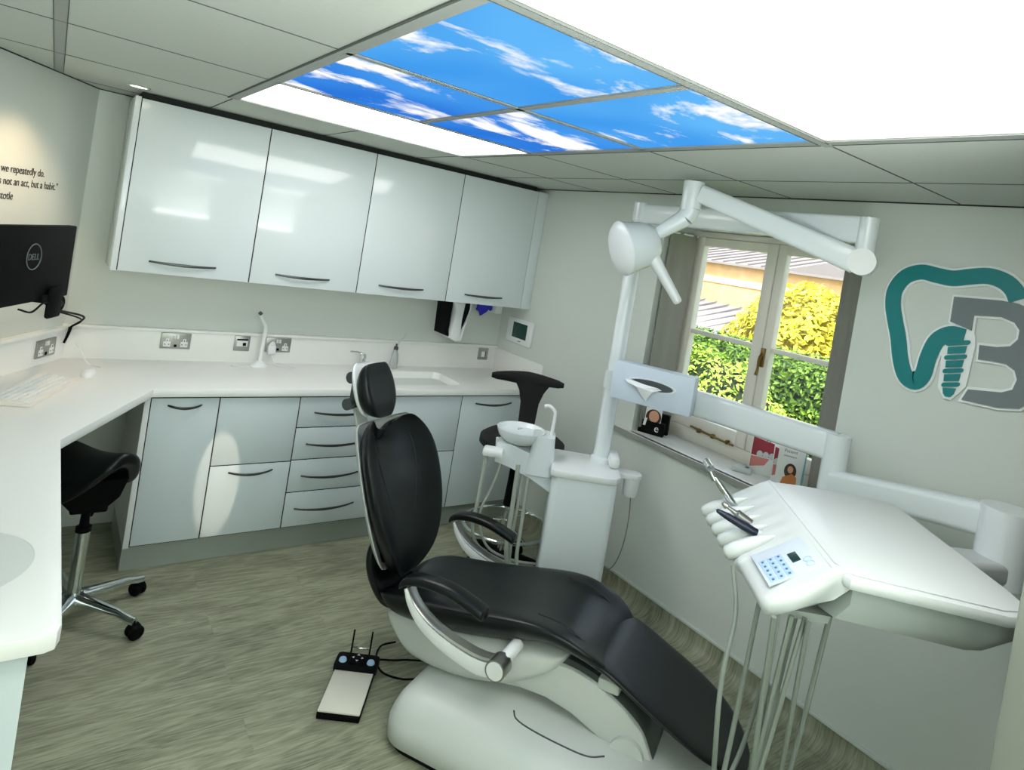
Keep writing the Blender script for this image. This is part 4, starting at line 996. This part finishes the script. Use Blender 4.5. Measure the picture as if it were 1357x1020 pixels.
# ------------------------------------------------------------------ delivery arms and tray
J2 = Vector((2.615, 1.30, 1.25)); J3 = Vector((2.50, .66, 1.20))
DT = thing('instrument_table', 'white dental instrument table with keypad console on a swing arm', 'instrument table', (J3.x, J3.y, 1.1))
b = MB(); A0 = RG+Vector((0, 0, .01)); beam(b, A0, J2, .075, .125, .07, .12); b.build('swing_arm', M['whitec'], DT, world=True)
b = MB(); b.cyl(J2-Vector((0, 0, .20)), J2+Vector((0, 0, .055)), .05); b.build('arm_joint', M['whitec'], DT, world=True)
b = MB(); beam(b, J2+Vector((-.02, -.02, -.135)), J3+Vector((0, .03, .02)), .075, .095, .085, .11); b.build('spring_arm', M['unitw'], DT, world=True)
b = MB(); b.cyl(J3-Vector((0, 0, .16)), J3+Vector((0, 0, .075)), .078, n=36); b.build('table_joint', M['whitec'], DT, world=True)
b = MB(); beam(b, J3+Vector((0, 0, -.12)), Vector((1.98, .84, 1.12)), .12, .07, .16, .06); b.build('table_bracket', M['lightgrey'], DT, world=True)
# tray
tray = [(1.935, 1.185), (2.03, 1.128), (2.17, 1.01), (2.245, .925), (2.25, .895), (2.20, .835), (1.90, .465), (1.86, .425), (1.80, .40), (1.75, .425), (1.53, .675), (1.545, .735)]
b = MB(); b.prism(tray, 1.188, 1.218, bev=.010); b.build('table_top', M['tray'], DT, world=True, ang=30)
cxm = sum(p[0] for p in tray)/len(tray); cym = sum(p[1] for p in tray)/len(tray)
ins = [(cxm+(x-cxm)*.95, cym+(y-cym)*.95) for x, y in tray]
b = MB(); b.prism(ins, 1.2185, 1.2215, bev=.001); b.build('tray_mat', M['tray'], DT, world=True, ang=30)
# console: sloping panel, section swept from near end to far end
D_ = Vector((1.41, .80, 0)); nearIn = Vector((1.545, .69, 0)); farIn = Vector((1.955, 1.175, 0)); farOut = Vector((1.83, 1.32, 0))
def lerp(a, b_, u): return a+(b_-a)*u
rings = []; NR = 44; ZO, ZI = 1.115, 1.222
for i in range(NR+1):
    u = i/NR
    o_ = lerp(D_, farOut, u); i_ = lerp(nearIn, farIn, u)
    sc = 0
    if .36 < u < .90:
        ph = (u-.36)/.54*5; sc = -.020*abs(math.sin(PI*ph))+.012
    c_ = 0
    if u > .88: c_ = (1-math.sqrt(max(0, 1-((u-.88)/.12)**2)))*.85
    if u < .06: c_ = (1-math.sqrt(max(0, 1-((.06-u)/.06)**2)))*.35
    w_ = (i_-o_).normalized(); o2 = o_-w_*sc+(i_-o_)*c_
    zo = ZO+(ZI-ZO)*c_*.9; L_ = i_-o2
    th = .05 if u > .02 else .045
    def q(f, z): p = o2+L_*f; return (p.x, p.y, z)
    rings.append([q(.06, zo-th*.8), q(0, zo-th*.45), q(.01, zo-.012), q(.06, zo), q(.35, zo+(ZI-zo)*.36), q(.7, zo+(ZI-zo)*.76), q(.88, ZI-.006), q(1.0, ZI), q(1.08, ZI-.002), q(1.08, ZI-.04), q(.8, ZI-.07), q(.4, zo-th*.3)])
b = MB(); b.loft(rings); CO = b.build('console', M['tray'], DT, world=True, ang=60)
# frame on console: origin & axes (x along from near to far, y outward->inward up the slope)
ea = (farOut-D_).normalized(); 
pA = Vector((1.40, .80, 1.205)); 
up_ = lerp(D_, farOut, .2); inn = lerp(nearIn, farIn, .2)
sl = Vector((inn.x-up_.x, inn.y-up_.y, ZI-ZO)).normalized()
ex = ea; ey = (sl-ex*sl.dot(ex)).normalized(); ez = ex.cross(ey)
if ez.z < 0: ex = -ex; ez = ex.cross(ey)
def CXm(u, v, off=0):   # u along console, v fraction across
    a = lerp(lerp(D_, farOut, u), lerp(nearIn, farIn, u), v); z = ZO+(ZI-ZO)*v+.003
    m = Matrix((ex.to_tuple()+(0,), ey.to_tuple()+(0,), ez.to_tuple()+(0,), (0, 0, 0, 1))).transposed()
    return T(a.x, a.y, z) @ m @ T(0, 0, off)
KX = CXm(.205, .46, .0035)
b = MB(); b.box(-.078, .078, -.070, .070, -.004, .0012, bev=.0006, X=KX); KP = b.build('keypad', M['panel'], CO, world=True)
b = MB(); b.box(-.07, .07, -.0665, -.066, .001, .002, X=KX)
bk = MB(); bd = MB(); sgn = -1 if ex.dot(ea) < 0 else 1
for c in range(5):
    for r in range(3):
        x = (-.064+c*.0215)*sgn; y = -.053+r*.0215
        if c == 2 and r == 2 and False: continue
        bk.box(x-.009, x+.009, y-.009, y+.009, .001, .0026, bev=.0006, X=KX); bd.box(x-.004, x+.004, y-.003, y+.003, .0026, .003, X=KX)
bk.build('keys', M['key'], KP, world=True); bd.build('key_symbols', M['keyd'], KP, world=True); b.bm.free()
b = MB(); b.box(-.022, .022, .012, .034, .001, .003, bev=.0005, X=KX @ T(-sgn*.004, 0, 0)); b.build('display', M['led'], KP, world=True)
for c in range(2):
    b = MB(); b.torus((0, 0, 0), .010, .0012, X=KX @ T(sgn*(-.055+.022*c), .048, .0018)); b.build('mode_ring', M['key'], KP, world=True)
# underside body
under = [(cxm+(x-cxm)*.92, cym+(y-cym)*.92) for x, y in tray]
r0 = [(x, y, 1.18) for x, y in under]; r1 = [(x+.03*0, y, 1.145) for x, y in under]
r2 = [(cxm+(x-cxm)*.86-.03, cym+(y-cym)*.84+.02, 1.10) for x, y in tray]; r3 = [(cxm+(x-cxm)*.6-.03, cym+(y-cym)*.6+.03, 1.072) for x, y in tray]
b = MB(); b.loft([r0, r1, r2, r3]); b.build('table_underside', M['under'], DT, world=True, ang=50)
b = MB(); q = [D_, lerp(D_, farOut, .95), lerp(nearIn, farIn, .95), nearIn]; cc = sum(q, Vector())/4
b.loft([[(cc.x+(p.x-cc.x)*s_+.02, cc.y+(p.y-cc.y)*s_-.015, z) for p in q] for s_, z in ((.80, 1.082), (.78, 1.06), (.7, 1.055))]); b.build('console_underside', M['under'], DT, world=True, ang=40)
# ridges between the rests
for k in range(5):
    u = .36+.54*(k+.5)/5; o_ = lerp(D_, farOut, u); i_ = lerp(nearIn, farIn, u); w_ = (i_-o_).normalized()
    p = Vector((o_.x, o_.y, ZO-.012))-w_*.022; q = Vector((o_.x, o_.y, 0))+(i_-o_)*.55; q.z = ZO+(ZI-ZO)*.55+.002
    A_, L_ = align(p, q); n = 20; b = MB()
    b.loft([[(w2*math.cos(2*PI*i/n), w2*h2*math.sin(2*PI*i/n), z*L_) for i in range(n)] for w2, h2, z in ((.010, 1, -.06), (.021, .9, 0), (.0265, .85, .18), (.0265, .8, .5), (.020, .6, .78), (.006, .4, 1))], X=A_)
    b.build('instrument_rest', M['tray'], CO, world=True, ang=60)
# hoses: loops beneath the console
def hz(p, q, zlow, sway=(0, 0)):
    p = Vector(p); q = Vector(q); m = (p+q)/2+Vector((sway[0], sway[1], 0)); m.z = zlow
    b = MB(); b.tube([p, p+(m-p)*.33+Vector((0, 0, -.22)), p+(m-p)*.72+Vector((0, 0, -.14)), m, q+(m-q)*.72+Vector((0, 0, -.14)), q+(m-q)*.33+Vector((0, 0, -.22)), q], .0065, n=8, k=8)
    b.build('hose', M['hosed'], DT, world=True)
hz((1.425, .785, 1.09), (1.60, .74, 1.08), .50, (.06, .06))
hz((1.45, .79, 1.09), (1.53, .80, 1.08), .46, (.10, .06))
hz((1.475, .77, 1.09), (1.66, .85, 1.08), .44, (-.10, .05))
hz((1.52, .76, 1.08), (1.50, .87, 1.08), .42, (-.14, .03))
hz((1.51, .745, 1.08), (1.62, .90, 1.08), .45, (.12, .02))
b = MB(); b.tube([(1.545, .99, 1.09), (1.50, .93, 1.0), (1.44, .90, .87), (1.43, .88, .72), (1.50, .90, .55), (1.62, .92, .60), (1.68, .92, .85), (1.66, .93, 1.08)], .0065, n=8, k=8); b.build('hose', M['hosed'], DT, world=True)

# instruments held in the rests
def instr(u, name, label, m, prof, ang_up, ln):
    a = lerp(lerp(D_, farOut, u), lerp(nearIn, farIn, u), .22); bd_ = (lerp(D_, farOut, u)-lerp(nearIn, farIn, u)).normalized()
    d_ = (bd_*math.cos(ang_up)+Vector((0, 0, math.sin(ang_up)))).normalized(); p = Vector((a.x, a.y, ZO+(ZI-ZO)*.22+.028))
    t = thing(name, label, 'dental handpiece', tuple(p), group='handpieces in the table rests'); X = align(p-d_*.03, p+d_)[0]
    b = MB(); b.lathe(prof, n=18, X=X); b.build('body', m, t, world=True)
    return t, X, d_, p
t, X, d_, p = instr(.80, 'handpiece', 'silver contra-angle handpiece standing tallest at the far rest', M['chrome'], [(0, 0), (.013, 0), (.013, .05), (.010, .09), (.007, .115), (0, .117)], .82, .12)
b = MB(); e = X @ Vector((0, 0, .115)); b.tube([e-Vector((.0, 0, .01)), e+Vector((-.01, .015, .015)), e+Vector((-.018, .022, .03))], .008, n=12); b.cyl(e+Vector((-.03, .0, .03)), e+Vector((-.008, .035, .038)), .012); b.build('head', M['chrome'], t, world=True)
t, X, d_, p = instr(.60, 'handpiece', 'short silver handpiece with a thin tip in the second rest', M['steel'], [(0, 0), (.014, 0), (.014, .045), (.008, .05), (.007, .062), (0, .063)], .45, .1)
b = MB(); b.lathe([(.006, .06), (.005, .08), (.009, .082), (.006, .095), (0, .10)], X=X, n=14); b.build('nozzle', M['steel'], t, world=True)
t, X, d_, p = instr(.475, 'handpiece', 'dark navy handpiece resting in the middle rest of the console', M['navy'], [(0, 0), (.012, 0), (.0125, .05), (.010, .10), (.006, .13), (0, .135)], .34, .1)
b = MB(); b.lathe([(.013, -.004), (.0135, .004), (.013, .008)], X=X, n=18); b.build('collar', M['lightgrey'], t, world=True)

# ------------------------------------------------------------------ foot control
FC = thing('foot_control', 'black and cream foot control pedal lying on the floor', 'foot control', (1.15, 2.33, 0), math.atan2(-.093, .136))
X = Matrix()
b = MB(); b.box(-.08, .08, -.18, .12, 0.001, .028, bev=.004); b.build('base_plate', M['blackp'], FC)
b = MB(); b.box(-.078, .078, -.18, .055, .028, .036, bev=.003); b.build('pedal', mat('pedal_cream', srgb(218, 216, 202), .4, noise=.02), FC)
b = MB(); b.prism(rrect(-.088, .088, .05, .145, .02), .02, .055, bev=.008); hb = b.build('switch_block', M['blackp'], FC)
for x in (-.057, .057):
    b = MB(); b.lathe([(0, .0645), (.013, .064), (.016, .056), (.016, .05)], X=T(x, .085, 0)); b.build('round_button', M['key'], FC)
b = MB(); b.box(-.03, .03, .065, .13, .05, .064, bev=.006); cb = b.build('cross_switch', M['blackp'], FC)
b = MB()
for a in range(4): b.prism([(-.006, .015), (.006, .015), (0, .024)], .064, .0648, X=T(0, .098, 0) @ R(a*PI/2))
b.build('arrows', M['card'], cb)
b = MB()
for x in (-.038, .038): b.tube([(x, .145, .045), (x, .15, .10), (x-.0, .152, .145)], .0035, n=8)
b.build('guard_bar', M['blackp'], FC)
b = MB(); b.tube([(-.04, .15, .075), (-.01, .165, .062), (.02, .165, .062), (.04, .15, .07)], .004, n=8); b.build('guard_wire', M['chrome'], FC)
b = MB(); 
cw = XF[FC.name].inverted()
pts = [cw @ Vector(v) for v in ((1.235, 2.43, .03), (1.30, 2.43, .02), (1.37, 2.41, .01), (1.43, 2.39, .008), (1.50, 2.35, .01), (1.56, 2.33, .02))]
b.tube(pts, .004, n=8); pts = [cw @ Vector(v) for v in ((1.43, 2.52, .012), (1.36, 2.52, .01), (1.31, 2.45, .008), (1.30, 2.36, .008), (1.35, 2.29, .01), (1.40, 2.25, .02), (1.46, 2.20, .03))]
b.tube(pts, .004, n=8); b.build('cable', M['blackp'], FC)

# ------------------------------------------------------------------ wall logo sign
SG = thing('wall_sign', 'teal and grey tooth logo sign mounted on the window wall', 'sign', (XW, 1.0, 1.55))
# sign plane: local (y, z) on wall; X maps (a,b,h) -> world (XW-h, a, b)
SX = Matrix(((0, 0, -1, XW), (1, 0, 0, 0), (0, 1, 0, 0), (0, 0, 0, 1)))
tooth = [(.815, 1.950), (.835, 1.985), (.870, 2.012), (.922, 2.024), (.981, 2.014), (1.04, 2.0), (1.097, 2.004), (1.158, 2.010), (1.214, 1.984), (1.246, 1.927), (1.245, 1.865), (1.227, 1.804), (1.202, 1.735), (1.178, 1.648), (1.149, 1.588), (1.112, 1.572), (1.086, 1.606), (1.077, 1.68), (1.057, 1.750), (1.014, 1.786), (.965, 1.785)]
def sw(w_, h0, h1, m, name, par):
    Lf, Rt = stroke(tooth, w_); b = MB()
    b.loft([[(l.x, l.y, h0), (r.x, r.y, h0), (r.x, r.y, h1), (l.x, l.y, h1)] for l, r in zip(Lf, Rt)], X=SX)
    if w_ > .065:
        for e in (tooth[0], tooth[-1]): b.cyl((e[0], e[1], h0), (e[0], e[1], h1), w_/2*.9, X=SX, n=20)
    return b.build(name, m, par, world=True)
sw(.078, .0, .012, M['acryl'], 'tooth_backing', SG); sw(.060, .0125, .0195, M['teal'], 'tooth_stroke', SG)
three = [(1.023, 1.93), (.866, 1.94), (.81, 1.937), (.76, 1.917), (.733, 1.87), (.731, 1.815), (.747, 1.772), (.723, 1.738), (.71, 1.677), (.72, 1.611), (.754, 1.569), (.82, 1.554), (.937, 1.55), (.921, 1.594), (.815, 1.611), (.783, 1.63), (.775, 1.668), (.787, 1.698), (.817, 1.715), (.859, 1.715), (.906, 1.711), (.91, 1.765), (.854, 1.769), (.813, 1.781), (.794, 1.81), (.794, 1.843), (.813, 1.867), (.857, 1.88), (.946, 1.871), (.945, 1.813), (1.021, 1.833)]
def offset_poly(P, d):
    n = len(P); area = sum(P[i][0]*P[(i+1) % n][1]-P[(i+1) % n][0]*P[i][1] for i in range(n)); sg = 1 if area > 0 else -1; out = []
    for i in range(n):
        a = Vector(P[i-1]); c = Vector(P[i]); e = Vector(P[(i+1) % n]); d1 = (c-a).normalized(); d2 = (e-c).normalized()
        n1 = Vector((d1.y, -d1.x))*sg; n2 = Vector((d2.y, -d2.x))*sg; m = (n1+n2)
        m = m/max(m.length, .3); k = 1/max(m.dot(n1), .5); out.append((c.x+m.x*d*k, c.y+m.y*d*k))
    return out
b = MB(); b.prism(offset_poly(three, .009), .0005, .0128, X=SX); b.build('letter_backing', M['acryl'], SG, world=True, ang=60)
b = MB(); b.prism(three, .0128, .0205, X=SX); b.build('letter', M['gry'], SG, world=True)
b = MB()
for zc_, hw_ in ((1.757, .040), (1.703, .037), (1.650, .034), (1.596, .030)):
    p_ = [(.982+y, zc_+z-.28*y) for y, z in rrect(-hw_, hw_, -.0085, .0085, .0083, n=5)]; b.prism(p_, .0135, .0225, X=SX)
for zc_, ha, hb_ in ((1.730, .031, .029), (1.6765, .029, .027), (1.623, .027, .025)):
    b.prism([(.982+y, zc_+z-.28*y) for y, z in ((-ha, .0135), (ha, .0135), (hb_, -.0135), (-hb_, -.0135))], .0135, .0215, X=SX)
b.prism([(.984+y, 1.566+z-.2*y) for y, z in ((-.022, .016), (.022, .016), (.018, -.005), (.008, -.018), (-.008, -.018), (-.018, -.005))], .0135, .0215, X=SX)
b.build('implant_screw', M['teal'], SG, world=True)
b = MB(); b.prism([(1.036, 1.74), (1.030, 1.785), (.93, 1.795), (.925, 1.755), (.932, 1.60), (.955, 1.565), (.975, 1.538), (1.0, 1.538), (1.026, 1.575), (1.03, 1.66)], .001, .0134, X=SX); b.build('screw_backing', M['acryl'], SG, world=True)

# ------------------------------------------------------------------ outside
b = MB(); b.box(XW+.4, 30, -10, 30, -.42, -.35); tag(b.build('lawn', M['grass']), 'green lawn outside the window', 'lawn', kind='structure')
def leaves(name, label, cat, pts_fn, N, size, m, core, kind=None, group=None, loc=(0, 0, 0)):
    t = thing(name, label, cat, loc, group=group)
    core(t)
    V = []; Fs = []
    for i in range(N):
        p, nrm = pts_fn(); p = Vector(p); nrm = (Vector(nrm)+Vector((random.uniform(-.8, .8), random.uniform(-.8, .8), random.uniform(-.5, .9)))).normalized()
        a = nrm.orthogonal().normalized(); a.rotate(Matrix.Rotation(random.uniform(0, 6.3), 3, nrm)); c = nrm.cross(a); s_ = size*random.uniform(.6, 1.3); k = len(V)
        V += [p-a*s_, p+c*s_*.45+nrm*s_*.1, p+a*s_, p-c*s_*.45+nrm*s_*.1]; Fs.append([k, k+1, k+2, k+3])
    b = MB(); b._add(V, Fs)
    me = bpy.data.meshes.new('foliage'); b.bm.transform(XF[t.name].inverted()); b.bm.to_mesh(me); b.bm.free(); me.materials.append(m)
    o = bpy.data.objects.new('foliage', me); COL.objects.link(o); o.parent = t; o['kind'] = 'stuff'
    return t
def hedge_fn(x0, x1, y0, y1, z0, z1):
    def f():
        r = random.random(); y = random.uniform(y0, y1)
        j = random.uniform(-.05, .07)
        if r < .72: return (x0-j, y, random.uniform(z0, z1)), (-1, 0, 0)
        return (random.uniform(x0, x1), y, z1+j), (0, 0, 1)
    return f
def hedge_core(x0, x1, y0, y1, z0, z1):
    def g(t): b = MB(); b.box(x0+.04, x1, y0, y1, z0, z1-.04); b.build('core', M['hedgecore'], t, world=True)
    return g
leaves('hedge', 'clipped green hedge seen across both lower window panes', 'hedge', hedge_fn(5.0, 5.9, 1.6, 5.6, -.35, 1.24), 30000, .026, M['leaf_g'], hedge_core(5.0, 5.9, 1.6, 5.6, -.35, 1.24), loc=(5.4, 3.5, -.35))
def ball_fn(c, r):
    def f():
        v = Vector((random.gauss(0, 1), random.gauss(0, 1), random.gauss(0, 1))).normalized(); k = random.uniform(.92, 1.06)
        k *= 1+.07*math.sin(v.y*9+v.z*6)
        return (c[0]+v.x*r[0]*k, c[1]+v.y*r[1]*k, c[2]+v.z*r[2]*k), v
    return f
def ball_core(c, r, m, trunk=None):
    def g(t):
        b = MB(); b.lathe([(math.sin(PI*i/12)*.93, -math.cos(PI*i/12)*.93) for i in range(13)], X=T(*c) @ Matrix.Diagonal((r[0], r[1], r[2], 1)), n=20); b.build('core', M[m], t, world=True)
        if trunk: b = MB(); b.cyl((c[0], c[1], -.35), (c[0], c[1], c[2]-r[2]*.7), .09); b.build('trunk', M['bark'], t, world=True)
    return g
c, r = (4.35, 3.25, .52), (.42, .75, .72)
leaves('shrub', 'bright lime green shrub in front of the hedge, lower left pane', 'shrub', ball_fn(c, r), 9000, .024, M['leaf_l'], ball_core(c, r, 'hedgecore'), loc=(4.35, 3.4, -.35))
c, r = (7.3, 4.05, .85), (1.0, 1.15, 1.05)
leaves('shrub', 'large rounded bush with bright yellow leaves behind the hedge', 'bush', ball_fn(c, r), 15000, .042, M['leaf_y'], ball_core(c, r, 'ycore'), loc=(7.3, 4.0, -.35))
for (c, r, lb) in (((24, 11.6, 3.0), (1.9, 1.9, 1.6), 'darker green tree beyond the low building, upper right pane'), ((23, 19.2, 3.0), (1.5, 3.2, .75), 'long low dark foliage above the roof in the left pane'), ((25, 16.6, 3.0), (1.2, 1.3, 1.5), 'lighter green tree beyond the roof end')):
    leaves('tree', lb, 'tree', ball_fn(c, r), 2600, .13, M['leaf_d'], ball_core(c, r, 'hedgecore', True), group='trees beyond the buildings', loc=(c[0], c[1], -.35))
# brick building with ribbed roof
BD = thing('brick_building', 'sunlit buff brick building with a grey ribbed roof and pale band', 'building', (15, 11, -.35))
b = MB(); b.box(14, 19, 5.5, 22, -.35, 2.33); b.build('wall', M['brick'], BD, world=True)
b = MB(); b.box(13.97, 14.0, 5.5, 22, 1.80, 1.96); b.build('stone_band', M['band'], BD, world=True)
b = MB(); b.loft([[(13.8, y, 2.30), (13.8, y, 2.36), (16.8, y, 2.98), (19.2, y, 2.36), (19.2, y, 2.30)] for y in (8.9, 22)]); b.loft([[(13.8, y, 2.30), (13.8, y, 2.36), (19.2, y, 2.42), (19.2, y, 2.30)] for y in (5.3, 8.9)]); rf = b.build('roof', M['slate'], BD, world=True)
b = MB()
for k in range(34):
    y = 9.1+k*.38; b.loft([[(13.8, y-.03+0, 2.365), (13.8, y+.03, 2.365), (13.8, y+.03, 2.395), (13.8, y-.03, 2.395)], [(16.8, y-.03, 2.985), (16.8, y+.03, 2.985), (16.8, y+.03, 3.01), (16.8, y-.03, 3.01)]])
b.build('roof_ribs', M['seamroof'], rf, world=True)
# low outbuilding with two roof slopes
OB = thing('outbuilding', 'low outbuilding with ribbed grey roofs below the brick wall', 'building', (11, 9, -.35))
b = MB(); b.box(10.2, 12.6, 7.15, 13, -.35, .72); b.build('wall', M['darkin'], OB, world=True)
b = MB(); b.loft([[(10.0, 7.2, .66), (10.0, 7.2, .72), (12.8, 7.0, 1.22), (12.8, 7.0, 1.16)], [(10.0, 13, .62), (10.0, 13, .68), (12.8, 13, 1.42), (12.8, 13, 1.36)]]); r_ = b.build('roof', M['slate'], OB, world=True)
b = MB()
for k in range(15):
    y = 7.3+k*.36; b.loft([[(10.0, y-.02, .72), (10.0, y+.02, .72), (10.0, y+.02, .745), (10.0, y-.02, .745)], [(12.75, y-.02, 1.25+k*.012), (12.75, y+.02, 1.25+k*.012), (12.75, y+.02, 1.28+k*.012), (12.75, y-.02, 1.28+k*.012)]])
b.build('roof_ribs', M['seamroof'], r_, world=True)
b = MB(); b.loft([[(8.0, 6.75, .62), (8.0, 6.75, .67), (9.0, 6.6, .70), (9.0, 6.6, .64)], [(8.0, 9.6, .60), (8.0, 9.6, .66), (9.6, 9.6, 1.22), (9.6, 9.6, 1.16)]]); r2 = b.build('porch_roof', M['slate'], OB, world=True)
b = MB()
for k in range(9):
    u = k/8; y = 6.9+2.6*u
    b.loft([[(8.0, y-.015, .675), (8.0, y+.015, .675), (8.0, y+.015, .695), (8.0, y-.015, .695)], [(9.0+.6*u, y-.015, .71+.52*u), (9.0+.6*u, y+.015, .71+.52*u), (9.0+.6*u, y+.015, .73+.52*u), (9.0+.6*u, y-.015, .73+.52*u)]])
b.build('roof_ribs', M['seamroof'], r2, world=True)
b = MB(); b.box(8.15, 9.3, 6.95, 9.5, -.35, .60); b.build('porch_wall', M['darkin'], OB, world=True)

# ------------------------------------------------------------------ lights, world
def lamp(name, kind, loc, energy, col, rot=None, target=None, **kw):
    l = bpy.data.lights.new(name, kind); l.energy = energy; l.color = col
    for k, v in kw.items(): setattr(l, k, v)
    o = bpy.data.objects.new(name, l); COL.objects.link(o); o.location = loc
    if target is not None: o.rotation_euler = (Vector(target)-Vector(loc)).to_track_quat('-Z', 'Y').to_euler()
    return o
lamp('sun', 'SUN', (0, 0, 8), 6, (1, .93, .80), target=(3.8, 2.8, 8-6.6), angle=.01)
# downlight washing the slanted wall, then an added spot for the sunny cabinet patch
lamp('downlight_and_added_spot', 'SPOT', (.19, 3.32, ZC-.03), 13, (1, .72, .45), target=(-.16, 3.62, 1.5), spot_size=1.3, spot_blend=.9, shadow_soft_size=.03)
lamp('downlight_and_added_spot', 'SPOT', (.3, .2, ZC-.03), 190, (1, .84, .68), target=(.82, 3.49, .42), spot_size=.135, spot_blend=.35, shadow_soft_size=.01).scale = (.42, 1, 1)

lamp('added_uplight', 'AREA', (1.0, -.28, 1.25), 62, (.97, 1, .99), target=(1.0, -.279, 2.6), shape='RECTANGLE', size=2.2, size_y=.5)  # added out of view to brighten the room off the ceiling
wd_ = bpy.data.worlds.new('world'); SC.world = wd_; wd_.use_nodes = True
nt = wd_.node_tree; bg = nt.nodes['Background']
sky = nt.nodes.new('ShaderNodeTexSky'); sky.sky_type = 'HOSEK_WILKIE' if False else 'PREETHAM'
hs = nt.nodes.new('ShaderNodeHueSaturation'); hs.inputs['Saturation'].default_value = .45
sky.sun_direction = Vector((-.6, -.3, .62)).normalized(); sky.turbidity = 3.5
nt.links.new(sky.outputs[0], hs.inputs['Color']); nt.links.new(hs.outputs[0], bg.inputs[0]); bg.inputs['Strength'].default_value = 2.2

# ------------------------------------------------------------------ camera
MC = [[0.7789503870559481, -0.6053832705996383, 0.16354629370142715], [0.11569876750174338, -0.11758197117438102, -0.9863002966912887], [0.6163197949960442, 0.7872011024718095, -0.021548423682532885]]
FP, PX, PY = 859.6776666568663, 734.5276225725402, 355.31296424671
cam = bpy.data.cameras.new('camera'); co = bpy.data.objects.new('camera', cam); COL.objects.link(co)
r_, d_, f_ = [Vector(v) for v in MC]
m = Matrix((r_, -d_, -f_)).transposed().to_4x4(); m.translation = (0, 0, 1.84); co.matrix_world = m
cam.sensor_fit = 'HORIZONTAL'; cam.sensor_width = 36; cam.lens = FP*36/1357
cam.shift_x = (678.5-PX)/1357; cam.shift_y = (PY-510)/1357; cam.clip_start = .02; cam.clip_end = 200
SC.camera = co
SC.view_settings.view_transform = 'Standard'; SC.view_settings.look = 'None'; SC.view_settings.gamma = 1
SC.view_settings.use_curve_mapping = False; SC.view_settings.exposure = .58
